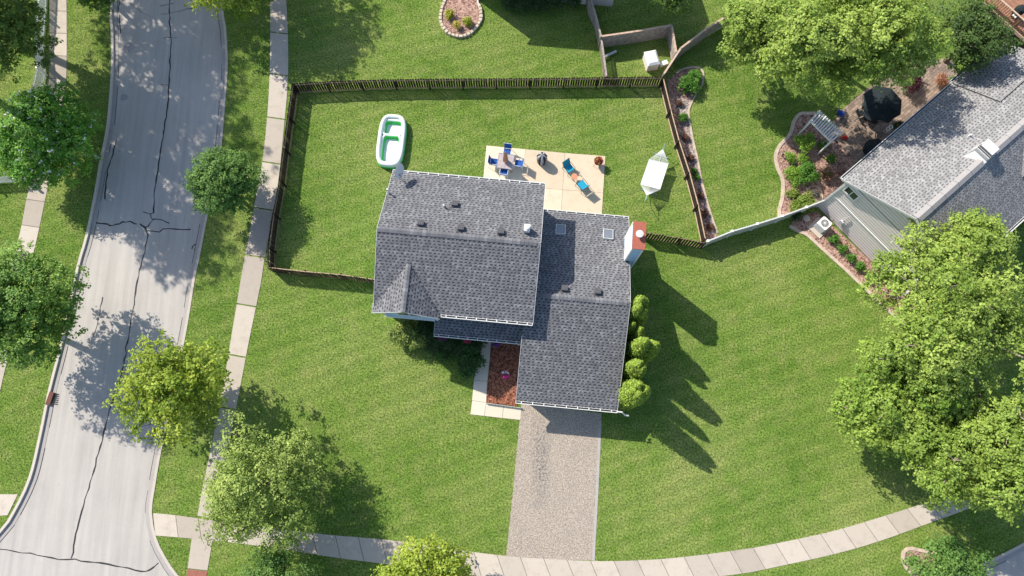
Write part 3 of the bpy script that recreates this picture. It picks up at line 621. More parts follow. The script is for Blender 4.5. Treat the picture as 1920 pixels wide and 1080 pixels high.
# satellite dish on the north west roof corner
x, y = hpix(752, 331, 5.9); c = hl3(x, y, LE + .2); cw = hworld(x, y)
dish = emp('satellite_dish', 'white satellite dish on a mast at the upper left corner of the main roof', 'satellite dish', (cw[0], cw[1], LE + .15), 0)
b = B(); b.tube([(0, 0, 0), (0, 0, .55), (-.10, .14, .85)], .03, 8); b.build('mast', 'steel', dish)
b = B(); cen = Vector((-.14, .30, .95)); ax_ = Vector((.88, -.30, .34)).normalized(); s1 = ax_.cross(Vector((0, 0, 1))).normalized(); s2 = s1.cross(ax_)
for i in range(4):
    r0, r1 = .11 * i, .11 * (i + 1)
    for k in range(18):
        f_ = [cen + ax_ * (.35 * rr * rr) + s1 * (rr * 1.1 * math.cos(a)) + s2 * (rr * math.sin(a)) for rr, a in ((r0, 2 * math.pi * k / 18), (r1, 2 * math.pi * k / 18), (r1, 2 * math.pi * (k + 1) / 18), (r0, 2 * math.pi * (k + 1) / 18))]
        b.face(f_); b.face([p_ - ax_ * .012 for p_ in f_][::-1])
b.build('dish', 'white_paint', dish); b = B(); b.beam(cen - s2 * .36, cen + ax_ * .5 - s2 * .12, .03, .03); b.box(cen + ax_ * .52 - s2 * .10, (.1, .07, .07)); b.build('receiver_arm', 'steel', dish)

# ------------------------------------------------------------ foliage
def leaf_mesh(name, P_, N_, size, tints, mat, parent, off, aspect=.62):
    n = len(P_); N_ = N_ / np.linalg.norm(N_, axis=1)[:, None]; r = rng.normal(size=(n, 3)); t = np.cross(N_, r); t /= np.linalg.norm(t, axis=1)[:, None]; q = np.cross(N_, t)
    s = (size * rng.uniform(.6, 1.3, n))[:, None]; fold = N_ * s * .12
    v = np.empty((n, 4, 3)); v[:, 0] = P_ - t * s * .5; v[:, 1] = P_ + q * s * aspect * .5 + fold; v[:, 2] = P_ + t * s * .5; v[:, 3] = P_ - q * s * aspect * .5 + fold
    v -= np.array(off); me = bpy.data.meshes.new(name); me.vertices.add(n * 4); me.vertices.foreach_set('co', v.reshape(-1).astype(np.float32))
    me.loops.add(n * 4); me.loops.foreach_set('vertex_index', np.arange(n * 4, dtype=np.int32)); me.polygons.add(n); me.polygons.foreach_set('loop_start', np.arange(0, n * 4, 4, dtype=np.int32))
    me.update(calc_edges=True)
    at = me.color_attributes.new('tint', 'FLOAT_COLOR', 'POINT'); c = np.ones((n, 4, 4), np.float32); c[:, :, :3] = tints[:, None, :]; at.data.foreach_set('color', c.reshape(-1))
    me.materials.append(M[mat]); o = bpy.data.objects.new(name, me); C.objects.link(o); o.parent = parent; return o
def dirs(n, zmin=-1.0):
    z = rng.uniform(zmin, 1, n); a = rng.uniform(0, 2 * math.pi, n); r = np.sqrt(1 - z * z); return np.stack([r * np.cos(a), r * np.sin(a), z], 1)
def crown_points(cen, rad, nlobe, lobe_r, n, twig=.16, per=14, zmin=-.45, hollow=.55):
    """lobes spread through an ellipsoid; twigs on lobe shells; leaves round twigs"""
    cen = np.array(cen); rad = np.array(rad); D = dirs(nlobe, zmin); rr = rng.uniform(hollow, .86, nlobe)[:, None]
    LC = cen + D * rad * rr; LR = lobe_r * rad.mean() * rng.uniform(.65, 1.25, nlobe); lt = rng.uniform(0, 1, nlobe)
    nt_ = max(1, n // per); li = rng.choice(nlobe, nt_, p=LR ** 2 / np.sum(LR ** 2)); T = dirs(nt_, -.5); tp = LC[li] + T * (LR[li] * rng.uniform(.55, 1.1, nt_) )[:, None]
    tp[:, 2] = np.maximum(tp[:, 2], .15); k = np.repeat(np.arange(nt_), per)
    pts = tp[k] + rng.normal(0, twig, (len(k), 3)) * np.array([1, 1, .7]); out = T[k] * .8 + np.array([0, 0, .8]) + rng.normal(0, .42, (len(k), 3))
    return pts, out, lt[li][k], LC, LR, tp
def plant(name, label, cat, px, hc, rpx, rz=None, n=None, col=(.10, .2, .03), col2=(.16, .26, .04), leaf=.17, nlobe=None, lobe_r=.34, base=None, trunk=.14, group=None, bark='bark', twig=.125, height=None, squash=(1, 1), hollow=.30, zmin=-.75, blossoms=None, world=None, per=18):
    if world: cx_, cy_ = world; R = rpx
    else: cx_, cy_ = G(px[0], px[1], hc); R = rpx * (CAM_H - hc) / 1270.
    rz = rz or R * .8; bx, by = base if base else ((cx_, cy_) if world else G(px[0], px[1], hc * .45))
    root = emp(name, label, cat, (bx, by, 0), 0, group); off = (bx, by, 0)
    n = n or int(1500 * R * R * (.17 / leaf) ** 1.6); nlobe = nlobe or int(14 + R * 9)
    P_, N_, lt, LC, LR, tp = crown_points((cx_, cy_, hc), (R * squash[0], R * squash[1], rz), nlobe, lobe_r, n, twig, per, zmin, hollow)
    a, b_ = np.array(col), np.array(col2); f = np.clip(lt + rng.normal(0, .18, len(lt)), 0, 1)[:, None]; T = (a * (1 - f) + b_ * f) * rng.uniform(.75, 1.25, (len(lt), 1))
    leaf_mesh('crown', P_, N_, leaf, T, 'leaf', root, off)
    tb = B(); zt = max(.3, hc - rz * .35)
    if trunk:
        tb.tube([(0, 0, -.05), (.02, .01, zt * .5), (cx_ - bx, cy_ - by, zt)], [trunk * 1.25, trunk, trunk * .75], 9); tb.build('trunk', bark, root)
        br = B()
        for i in range(min(len(LC), 26)):
            p0 = Vector((cx_ - bx, cy_ - by, zt * rng.uniform(.75, 1))); p1 = Vector(LC[i]) - Vector(off); mid = (p0 + p1) / 2 + Vector((rng.normal(0, .1), rng.normal(0, .1), .15 + .1 * R))
            br.tube([p0, mid, p1], [trunk * .5, trunk * .28, trunk * .1], 6)
        k_ = rng.choice(len(tp), min(len(tp), 60), replace=False)
        for i in k_:
            j = int(np.argmin(((LC - tp[i]) ** 2).sum(1))); br.tube([Vector(LC[j]) - Vector(off), Vector(tp[i]) - Vector(off)], [trunk * .12, trunk * .05], 4)
        br.build('branches', bark, root)
    if blossoms:
        nb, bc, bs = blossoms; top_ = P_[(P_[:, 2] > hc - rz * .1)]; i = rng.choice(len(top_), nb); c5 = np.repeat(top_[i], 5, 0) + rng.normal(0, bs * .45, (nb * 5, 3)) + np.array([0, 0, .08])
        leaf_mesh('blossom', c5, dirs(nb * 5, .3), bs, np.tile(np.array(bc), (nb * 5, 1)) * rng.uniform(.8, 1.1, (nb * 5, 1)), 'petal', root, off, .9)['kind'] = 'stuff'
    return root
YG = dict(col=(.20, .30, .03), col2=(.42, .50, .07)); OL = dict(col=(.19, .29, .055), col2=(.40, .50, .13)); BG = dict(col=(.085, .19, .040), col2=(.19, .33, .075)); DG = dict(col=(.10, .18, .03), col2=(.24, .35, .07))
plant('flowering_tree', 'round bright green tree dotted with white flowers left of the street', 'tree', (90, 257), 3.0, 108, col=(.10, .27, .03), col2=(.22, .44, .06), blossoms=(260, (.84, .84, .80), .13), leaf=.16, rz=2.0, squash=(1, 1.02), nlobe=70, lobe_r=.30, hollow=.45, n=34000, zmin=-.3)
plant('leafy_tree', 'dark green tree over the white picket fence in the upper left corner', 'tree', (12, 62), 4.5, 92, **DG, leaf=.18, trunk=.18, rz=2.6)
plant('leafy_tree', 'small green tree at the top edge between the left sidewalk and the street', 'tree', (160, -42), 4.5, 72, **DG, leaf=.18, trunk=.15)
plant('leafy_tree', 'broad blue green tree overhanging the left kerb near the middle of the picture', 'tree', (34, 575), 5.0, 120, base=G(68, 592), col=(.11, .24, .045), col2=(.25, .40, .08), leaf=.17, squash=(.98, 1.02), trunk=.2, nlobe=60, n=34000, hollow=.4)
plant('round_tree', 'compact blue green tree between the street and the picket fence', 'tree', (417, 344), 2.6, 72, **BG, leaf=.13, rz=1.8, lobe_r=.32, nlobe=60, hollow=.45, n=26000, twig=.10, zmin=-.3)
plant('maple_tree', 'bright yellow green maple overhanging the road, left of centre', 'tree', (337, 728), 4.0, 117, **YG, leaf=.20, squash=(.97, .95), per=14)
plant('locust_tree', 'pale olive green tree over the lower left sidewalk corner', 'tree', (482, 912), 4.2, 119, **OL, leaf=.14, trunk=.16)
plant('maple_tree', 'bright yellow green tree cut by the bottom edge in front of the sidewalk', 'tree', (786, 1092), 3.6, 102, **YG, leaf=.17, squash=(1.05, .9), per=14)
plant('round_tree', 'small blue green tree at the bottom edge below the olive tree', 'tree', (523, 1086), 2.6, 74, **BG, leaf=.12, rz=1.6)
plant('maple_tree', 'yellow green tree cut by the top edge right of the road', 'tree', (424, -35), 4.2, 92, **YG, leaf=.18, per=14)
plant('leafy_tree', 'mid green tree cut by the top edge beside the right sidewalk', 'tree', (480, -50), 4.0, 70, **DG, leaf=.17)
BT = dict(col=(.20, .31, .05), col2=(.38, .49, .11), leaf=.18)
plant('silver_maple', 'big light green tree above the neighbour patio umbrella', 'tree', (1600, 68), 8.0, 180, **BT, trunk=.3, lobe_r=.27, nlobe=70, rz=3.6, squash=(1.18, .76), n=60000)
plant('silver_maple', 'light green tree rising over the end of the board fence at the top', 'tree', (1425, 60), 5.0, 92, **BT, trunk=.2, lobe_r=.30, squash=(.85, 1.15), n=19000)
plant('leafy_tree', 'dark green tree between the big light tree and the wooden deck', 'tree', (1822, 72), 6.5, 84, col=(.05, .10, .025), col2=(.11, .18, .045), leaf=.16, trunk=.18, squash=(.9, 1.15))
plant('leafy_tree', 'dark green tree crown at the top edge behind the board fences', 'tree', (1265, -28), 3.5, 60, **DG, leaf=.16)
plant('silver_maple', 'huge light green tree covering the corner of the grey house at the right', 'tree', (1795, 600), 7.0, 172, **BT, trunk=.34, lobe_r=.25, nlobe=80, rz=4.2, n=66000, squash=(1, 1.15), bark='pale_bark')
plant('silver_maple', 'large light green tree leaning over the lawn above the right end of the sidewalk', 'tree', (1705, 752), 4.5, 150, col=(.17, .29, .04), col2=(.34, .46, .09), leaf=.19, trunk=.3, lobe_r=.27, nlobe=60, rz=3.0, n=46000, squash=(1.05, .85), bark='pale_bark')
plant('silver_maple', 'large light green tree over the sidewalk bend at the right edge', 'tree', (1845, 850), 6.0, 140, **BT, trunk=.3, lobe_r=.27, nlobe=56, rz=3.4, n=42000, squash=(1.05, .9), bark='pale_bark')
plant('silver_maple', 'light green crown against the neighbour roof at the far right edge', 'tree', (1835, 450), 7.0, 66, **BT, trunk=.15, lobe_r=.32, rz=1.6, n=8000, squash=(1.1, .8), bark='pale_bark')
plant('round_tree', 'bluish bush beside the round mulch ring at the lower right', 'tree', (1775, 1062), 2.2, 62, **BG, leaf=.17, rz=1.4, squash=(1.1, .9), trunk=.08, twig=.2)
# tall street trees beyond the frame whose shade falls on the street and the upper lawn
for (x, y, hz, R, bx_, by_, wh) in ((-33.4, 22.6, 12, 3.6, -39.5, 26, 'nearest the flowering tree'), (-35.4, 31.6, 12, 6.0, -40, 32, 'level with the upper left corner'), (-35.6, 39.5, 12, 6.2, -38, 39, 'just above the upper left corner'), (-32.6, 43, 12, 4.4, -34, 45, 'farthest up the street')):
    plant('street_tree', 'tall street tree outside the picture shading the road, ' + wh, 'tree', None, hz, R, base=(bx_, by_), world=(x, y), **DG, leaf=.20, n=int(R * R * 1050), trunk=.3, group='tall shade trees beyond the upper left')
plant('street_tree', 'tall tree beyond the top edge whose shade falls on the upper lawn', 'tree', None, 7.5, 4.3, world=(-21.6, 36.2), **DG, leaf=.24, n=11000, trunk=.2)
# arborvitae row along the garage wing
AV = dict(col=(.22, .34, .04), col2=(.40, .54, .09))
def arbor(base_px, top_px, hz, r, label, lobes, n=15000, cols=AV):
    x0, y0 = G(*base_px, 0); x1, y1 = G(*top_px, hz); bx, by = x0, y0; root = emp('arborvitae', label, 'evergreen', (bx, by, 0), 0, 'arborvitae beside the garage wing')
    P_, N_, T_ = [], [], []
    for i in range(lobes):
        a = rng.uniform(0, 2 * math.pi); o_ = r * rng.uniform(.2, .55); tip = hz * rng.uniform(.86, 1); lx, ly = bx + o_ * math.cos(a), by + o_ * math.sin(a); k = n // lobes
        t = rng.uniform(0, 1, k) ** .75; rr = r * .66 * np.sqrt(np.clip(1 - t ** 3, 0, 1)) * (1 - .28 * t); an = rng.uniform(0, 2 * math.pi, k)
        z = .1 + t * tip; rad_ = rr * rng.uniform(.62, 1.12, k) * (1 + .16 * np.sin(an * 5 + i + z * 3) * np.sin(z * 5 + i))
        P_.append(np.stack([lx + rad_ * np.cos(an), ly + rad_ * np.sin(an), z], 1)); N_.append(np.stack([np.cos(an), np.sin(an), .35 + t * .9], 1) + rng.normal(0, .65, (k, 3)))
        T_.append((np.array(cols['col']) + (np.array(cols['col2']) - np.array(cols['col'])) * rng.uniform(0, 1, (k, 1))) * rng.uniform(.45, 1.3, (k, 1)))
    leaf_mesh('foliage', np.concatenate(P_), np.concatenate(N_), .13, np.concatenate(T_), 'leaf', root, (bx, by, 0), .55)
    B().tube([(0, 0, -.05), (0, 0, hz * .8)], [.12, .03], 7).build('trunk', 'bark', root)
arbor((1176, 600), (1207, 565), 5.9, .92, 'tall arborvitae with several round tops nearest the chimney', 6)
arbor((1174, 636), (1200, 612), 4.4, .72, 'shorter arborvitae in the shade of the wing, second from the chimney', 4)
arbor((1190, 668), (1222, 650), 6.3, .92, 'tall bright arborvitae with a split top near the middle of the row', 3)
arbor((1171, 704), (1200, 688), 5.9, .80, 'smaller arborvitae just below the split topped one', 3)
arbor((1172, 742), (1203, 725), 6.6, 1.0, 'widest arborvitae at the garage front corner end of the row', 5)
# shrubs
def shrub(label, px, h, rpx, cols=BG, leaf=.1, name='shrub', group=None, blossoms=None, n=None, **kw):
    R = rpx * CAM_H / 1270.; n = n or int(5000 * R * R * (.1 / leaf) ** 1.6 + 300); x, y = G(px[0], px[1], h * .6)
    root = emp(name, label, 'shrub' if name != 'flowering_plant' else 'plant', (x, y, 0), 0, group)
    P_, N_, lt, LC, LR, tp = crown_points((x, y, h * .5), (R, R * kw.get('sy', 1), h * .5), 10 + int(R * 10), .4, n, .05 + .03 * R, 8, 0, .3)
    a, b_ = np.array(cols['col']), np.array(cols['col2']); f = rng.uniform(0, 1, (len(lt), 1)); leaf_mesh('foliage', P_, N_, leaf, (a * (1 - f) + b_ * f) * rng.uniform(.8, 1.2, (len(lt), 1)), 'leaf', root, (x, y, 0))
    st = B()
    for i in range(6): a_ = i * 1.05; st.tube([(0, 0, -.02), (.5 * R * math.cos(a_), .5 * R * math.sin(a_), h * .55)], [.02, .008], 5)
    st.build('stem', 'bark', root)
    if blossoms:
        nb, bc, bs = blossoms; tp2 = P_[P_[:, 2] > h * .45]; i = rng.choice(len(tp2), nb); c5 = np.repeat(tp2[i], 5, 0) + rng.normal(0, bs * .4, (nb * 5, 3)) + np.array([0, 0, .05]); leaf_mesh('blossom', c5, dirs(nb * 5, .3), bs, np.tile(np.array(bc), (nb * 5, 1)), 'petal', root, (x, y, 0), .9)['kind'] = 'stuff'
    return root
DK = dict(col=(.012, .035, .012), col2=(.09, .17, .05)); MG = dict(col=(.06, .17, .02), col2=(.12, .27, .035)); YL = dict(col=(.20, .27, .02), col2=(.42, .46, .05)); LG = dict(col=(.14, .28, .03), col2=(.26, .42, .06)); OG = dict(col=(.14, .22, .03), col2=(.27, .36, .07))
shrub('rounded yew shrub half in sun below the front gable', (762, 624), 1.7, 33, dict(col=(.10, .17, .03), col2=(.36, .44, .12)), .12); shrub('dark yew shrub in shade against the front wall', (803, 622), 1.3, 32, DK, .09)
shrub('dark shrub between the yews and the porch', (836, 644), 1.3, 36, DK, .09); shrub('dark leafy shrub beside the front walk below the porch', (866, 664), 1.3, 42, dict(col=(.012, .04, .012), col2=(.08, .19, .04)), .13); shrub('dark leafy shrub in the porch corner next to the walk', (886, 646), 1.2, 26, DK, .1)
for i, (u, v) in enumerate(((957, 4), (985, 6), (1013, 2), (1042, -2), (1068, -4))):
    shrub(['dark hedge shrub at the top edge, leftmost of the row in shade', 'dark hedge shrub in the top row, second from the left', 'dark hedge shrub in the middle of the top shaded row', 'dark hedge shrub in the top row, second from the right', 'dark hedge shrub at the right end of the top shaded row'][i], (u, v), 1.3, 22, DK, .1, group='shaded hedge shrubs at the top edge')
shrub('yellow green clump at the left inside the stone ring bed', (842, 27), .6, 11, YL, .09, blossoms=(20, (.75, .65, .05), .05)); shrub('golden clump at the front of the stone ring bed', (857, 46), .6, 9, dict(col=(.35, .33, .05), col2=(.6, .5, .1)), .08); shrub('yellow green clump at the right inside the stone ring bed', (878, 40), .6, 11, YL, .09)
shrub('big bright green leafy plant at the wide end of the fence bed', (1290, 158), .8, 24, MG, .14); shrub('bright green plant next to the rounded tip of the fence bed', (1306, 143), .7, 15, MG, .14); shrub('small green plant behind the fence near the pale gravel', (1281, 221), .5, 10, MG, .1)
for i, (u, v, r_) in enumerate(((1301, 320, 7), (1307, 332, 6), (1273, 193, 6), (1285, 258, 7), (1296, 297, 7), (1312, 368, 7), (1322, 400, 7), (1330, 426, 8))):
    shrub(['low green tuft against the long right fence near the hammock', 'narrow green tuft just below the fence tuft near the hammock', 'reddish tuft at the top of the fence bed', 'reddish brown tuft in the fence bed beside its second post', 'purple brown tuft in the fence bed level with the hammock top', 'brown tuft in the fence bed beside the hammock foot', 'brown tuft in the lower fence bed', 'dark tuft at the bottom end of the fence bed'][i], (u, v), .35, r_, MG if i < 2 else dict(col=(.14, .07, .05), col2=(.22, .12, .08)), .09)
shrub('round yellow green shrub nearest the pergola in the flower bed', (1505, 264), .9, 23, LG, .11, blossoms=(25, (.7, .65, .06), .05)); shrub('small yellow green shrub on the left of the flower bed', (1481, 294), .6, 12, LG, .1); shrub('small green shrub in the middle of the flower bed', (1506, 296), .6, 12, LG, .1)
shrub('large bright green shrub at the front of the flower bed', (1515, 326), 1.0, 24, MG, .12); shrub('wide yellow green shrub left of the large bright one', (1490, 328), .8, 22, LG, .1)
shrub('small dark plant with white flowers by the pergola foot', (1541, 272), .5, 11, MG, .09, 'flowering_plant', blossoms=(10, (.8, .8, .75), .09)); shrub('plant with big yellow flowers beside the patio corner', (1559, 297), .5, 10, MG, .09, 'flowering_plant', blossoms=(9, (.85, .75, .08), .13))
shrub('pink flowering plant between the green shrub and the house', (1550, 327), .6, 13, dict(col=(.12, .15, .04), col2=(.3, .22, .12)), .08, 'flowering_plant', blossoms=(40, (.65, .22, .22), .06)); shrub('dusty pink clump beside the house corner', (1577, 322), .4, 7, dict(col=(.25, .14, .12), col2=(.4, .22, .2)), .07, 'flowering_plant')
shrub('green tuft low in the flower bed', (1486, 363), .5, 12, OG, .1); shrub('wide grassy clump at the low end of the flower bed', (1512, 376), .5, 20, OG, .12); shrub('thin grassy clump by the white fence in the flower bed', (1490, 388), .4, 14, OG, .1); shrub('purple tinged tuft next to the house corner bed ring', (1529, 361), .4, 9, dict(col=(.12, .10, .10), col2=(.22, .2, .18)), .08)
for i, (u, v) in enumerate(((1564, 449), (1580, 467), (1596, 484), (1615, 501), (1637, 518))):
    shrub(['small green bush nearest the air conditioner', 'second small green bush from the air conditioner', 'middle one of the five small bushes along the wall', 'fourth small green bush from the air conditioner', 'small green bush partly under the big tree'][i], (u, v), .55, 9.5 if i < 4 else 12, MG, .11, group='small bushes in the strip below the wall')
shrub('dark green plant behind the white fence corner', (1496, 402), .5, 12, DK, .1)
shrub('reddish japanese maple shrub under the big tree by the patio', (1708, 150), 1.4, 24, dict(col=(.06, .02, .03), col2=(.12, .04, .05)), .1); shrub('orange brown plant at the patio end near the roof', (1766, 152), .7, 15, dict(col=(.25, .1, .05), col2=(.5, .28, .18)), .09)
shrub('green plant at the roof step beside the patio', (1792, 156), 1.0, 16, MG, .1); shrub('reddish shrub below the wooden deck', (1868, 72), .7, 12, dict(col=(.2, .06, .06), col2=(.35, .12, .1)), .09); shrub('small green shrub under the deck rail', (1880, 84), .6, 10, OG, .09)
shrub('dark plant with pink flowers under the roof edge', (1684, 235), .5, 9, DK, .08, 'flowering_plant', blossoms=(6, (.8, .3, .3), .08))
for i, (u, v, cc) in enumerate(((829, 632, (.38, .03, .34)), (877, 636, (.55, .04, .14)), (930, 643, (.22, .03, .38)))):   # hanging baskets under the porch eave
    x, y = G(u, v, 1.9); root = emp('hanging_basket', ['magenta hanging flower basket at the left end of the porch eave', 'red hanging flower basket in the middle of the porch eave', 'purple hanging flower basket above the front walk'][i], 'flower basket', (x, y, 1.65), 0, 'hanging baskets under the porch eave')
    B().lathe((0, 0, 0), [(.05, 0), (.16, .08), (.19, .2), (.17, .2), (.02, .17)], 12).build('basket', 'bark', root)
    b = B(); [b.tube([(.17 * math.cos(a), .17 * math.sin(a), .2), (0, .1, .68)], .006, 4) for a in (0, 2.1, 4.2)]; b.build('chain', 'black_metal', root)
    P_ = dirs(260, -.4) * rng.uniform(.6, 1, (260, 1)) * np.array([.28, .28, .2]) + np.array([x, y, 1.85]); tn = np.where(rng.uniform(0, 1, (260, 1)) < .6, np.array([cc]), np.array([[.04, .1, .02]])); leaf_mesh('flowers', P_, dirs(260, 0), .09, tn, 'petal', root, (x, y, 1.65), .9)
# flower pot in the mulch bed
x, y = G(947, 702, .5); root = emp('flower_pot', 'white pot of pink and white petunias standing in the red mulch', 'flower pot', (x, y, .05))
B().lathe((0, 0, 0), [(.12, 0), (.16, .3), (.19, .42), (.19, .45), (.15, .43), (.02, .40)], 14).build('pot', 'white_paint', root)
P_ = dirs(420, -.3) * rng.uniform(.6, 1, (420, 1)) * np.array([.27, .27, .2]) + np.array([x, y - .05, .58]); k_ = (P_[:, 1] > y + .02)[:, None] & (rng.uniform(0, 1, (420, 1)) < .8)
tn = np.where(k_, np.array([[.85, .85, .85]]), np.where(rng.uniform(0, 1, (420, 1)) < .75, np.array([[.75, .05, .30]]), np.array([[.06, .14, .03]]))); leaf_mesh('flowers', P_, dirs(420, .2), .10, tn, 'petal', root, (x, y, .05), .9)
# little picket edging of the mulch bed
a0 = Vector(G(912, 756, .1)); a1 = Vector(G(977, 765, .1)); root = emp('bed_fencing', 'row of tiny white pickets along the lower edge of the red mulch bed', 'garden edging', (a0.x, a0.y, 0)); n = 24
bm_ = B(); bm_.prism([(-.035, -.012), (.035, -.012), (.035, .012), (-.035, .012)], .0, .22); bm_.vf([(-.035, -.012, .22), (.035, -.012, .22), (0, -.012, .27), (-.035, .012, .22), (.035, .012, .22), (0, .012, .27)], [(0, 1, 2), (3, 5, 4), (1, 4, 5, 2), (0, 2, 5, 3)]); proto = bm_.build('stake', 'white_paint', root)
an = math.atan2(a1.y - a0.y, a1.x - a0.x); proto.rotation_euler = (0, 0, an)
for k in range(1, n): d_ = (a1 - a0) * (k / (n - 1)); inst(proto.data, 'stake', root, (d_.x, d_.y, 0), (0, 0, an))
B().beam((0, 0, .12), ((a1 - a0).x, (a1 - a0).y, .12), .012, .03).build('wire', 'white_paint', root)

# ------------------------------------------------------------ fences
def picket_fence(label, tops, h=1.3, sp=.178, pw=.128, side=1, mat='dark_wood', railmat='rail_wood', name='picket_fence', post_h=1.2, postsp=2.4, pointed=True, postcap=False, edge='dark_edge'):
    L = smooth_line([G(u, v, h) for u, v in tops], .1); pts = walk_even(L, sp); o = pts[0]
    root = emp(name, label, 'fence', (o[0], o[1], 0)); b = B(); w = pw / 2; t = .013; zt = h - (.05 if pointed else .0)
    b.prism([(-w, -t), (w, -t), (w, t), (-w, t)], .05, zt)
    if pointed: b.vf([(-w, -t, zt), (w, -t, zt), (0, -t, h), (-w, t, zt), (w, t, zt), (0, t, h)], [(0, 1, 2), (3, 5, 4), (1, 4, 5, 2), (0, 2, 5, 3)])
    me = b.build('picket', [mat, edge], root); first = True
    for f_ in me.data.polygons:
        if abs(f_.normal.x) > .8: f_.material_index = 1
    for i, p in enumerate(pts):
        q = pts[min(i + 1, len(pts) - 1)]; r = pts[max(i - 1, 0)]; a = math.atan2(q[1] - r[1], q[0] - r[0])
        loc = (p[0] - o[0], p[1] - o[1], rng.uniform(-.012, .012)); rot = (rng.normal(0, .008), rng.normal(0, .012), a + rng.normal(0, .03))
        if first: me.location = loc; me.rotation_euler = rot; first = False
        else: inst(me.data, 'picket', root, loc, rot)
    for z in (.14, 1.14 if h > 1.2 else .9):
        R_ = offset(L, side * .045); P2 = walk_even(R_, postsp); P2.append(R_[-1])
        for i in range(len(P2) - 1):
            if math.dist(P2[i], P2[i + 1]) > .1: B().beam((P2[i][0] - o[0], P2[i][1] - o[1], z), (P2[i + 1][0] - o[0], P2[i + 1][1] - o[1], z), .045, .085).build('rail', railmat, root)
    P3 = walk_even(offset(L, side * .115), postsp); pm = None
    for i, p in enumerate(P3 + [offset(L, side * .115)[-1]]):
        if pm is None:
            b = B(); b.box((0, 0, post_h / 2 - .05), (.09, .09, post_h + .1))
            if postcap: b.box((0, 0, post_h + .01), (.12, .12, .03))
            pm = b.build('post', mat, root); pm.location = (p[0] - o[0], p[1] - o[1], 0)
        else: inst(pm.data, 'post', root, (p[0] - o[0], p[1] - o[1], 0))
    return root
picket_fence('long dark brown picket fence along the top of the back yard', [(547, 156.5), (620, 152), (710, 149), (807, 147.5), (960, 146.5), (1100, 145), (1243, 143)], side=-1)
picket_fence('dark brown picket fence between the sidewalk and the back yard', [(547, 157), (540, 207), (530, 277), (520, 353), (512, 393), (503, 450), (503, 501)], side=1, sp=.16)
picket_fence('dark brown picket fence from the sidewalk corner to the house', [(503, 502), (560, 508.5), (643, 516), (704, 525)], side=1, railmat='cap_wood')  # lighter rail wood paints in the brightly lit rail tops
picket_fence('long dark brown picket fence slanting down the right of the back yard', [(1246, 146), (1259, 200), (1275, 260), (1286, 291), (1302, 346), (1314, 393), (1325, 447)], side=-1, railmat='cap_wood')
picket_fence('short dark brown picket fence between the chimney and the white fence', [(1211, 436.5), (1260, 444), (1323, 456)], side=1, sp=.19)
picket_fence('white picket fence half hidden under the trees at the upper left', [(72, -90), (70, -30), (67, 20), (62, 70), (66, 130), (50, 200), (34, 330)], 1.1, .13, .08, 1, 'white_paint', 'white_paint', edge='white_paint', post_h=1.15, postcap=True)
picket_fence('short white picket fence running off the left edge', [(34, 326), (0, 331), (-60, 334)], 1.1, .13, .08, 1, 'white_paint', 'white_paint', edge='white_paint', post_h=1.15, postcap=True)
def board_fence(label, tops, h=1.5, sp=.15, bw=.14, side=1, mat='grey_wood', cap='cap_wood', base=True, name='board_fence'):
    L = smooth_line([G(u, v, h) for u, v in tops], .1); pts = walk_even(L, sp); o = pts[0]; root = emp(name, label, 'fence', (o[0], o[1], 0)); w = bw / 2
    vars_ = []
    for j in range(4):
        b = B(); hh = h - .04 - .02 * (j % 2); b.prism([(-w, -.012), (w, -.012), (w, .012), (-w, .012)], .03, hh); vars_.append(b)
    me = [None] * 4
    for i, p in enumerate(pts):
        q = pts[min(i + 1, len(pts) - 1)]; r = pts[max(i - 1, 0)]; a = math.atan2(q[1] - r[1], q[0] - r[0]); loc = (p[0] - o[0], p[1] - o[1], 0); j = i % 4
        if me[j] is None: me[j] = vars_[j].build('board', mat, root); me[j].location = loc; me[j].rotation_euler = (0, 0, a)
        else: inst(me[j].data, 'board', root, loc, (0, rng.normal(0, .005), a + rng.normal(0, .02)))
    P2 = walk_even(L, 2.4); P2.append(L[-1])
    for i in range(len(P2) - 1):
        if math.dist(P2[i], P2[i + 1]) < .1: continue
        a_ = (P2[i][0] - o[0], P2[i][1] - o[1]); c_ = (P2[i + 1][0] - o[0], P2[i + 1][1] - o[1])
        if cap: B().beam((*a_, h), (*c_, h), .13, .035).build('top_board', cap, root)
        n_ = Vector((c_[1] - a_[1], a_[0] - c_[0])).normalized() * side * .035
        for z in (.3, h - .3): B().beam((a_[0] + n_.x, a_[1] + n_.y, z), (c_[0] + n_.x, c_[1] + n_.y, z), .04, .085).build('rail', mat, root)
    for p in P2: B().box((p[0] - o[0], p[1] - o[1], h / 2), (.095, .095, h + .06)).build('post', mat, root)
    return root
board_fence('weathered grey board fence coming down from the top edge', [(1088, -80), (1105, 0), (1118, 30), (1127, 68)], 1.35, side=-1, cap='grey_wood')
board_fence('low weathered fence with open gaps joining the long picket fence', [(1127, 69), (1133, 110), (1137, 142)], 1.2, .17, .09, side=-1, cap='grey_wood')
board_fence('weathered board fence with a tan top rail enclosing the small yard', [(1127, 68), (1190, 59), (1259, 47)], side=-1)
board_fence('short side of the weathered board fence enclosing the small yard', [(1260, 49), (1264, 75), (1268, 97)], side=1)
board_fence('slanting board fence with a tan top rail running under the large tree', [(1245, 138), (1257, 116), (1270, 96), (1305, 68), (1345, 40), (1400, 8)], side=-1)
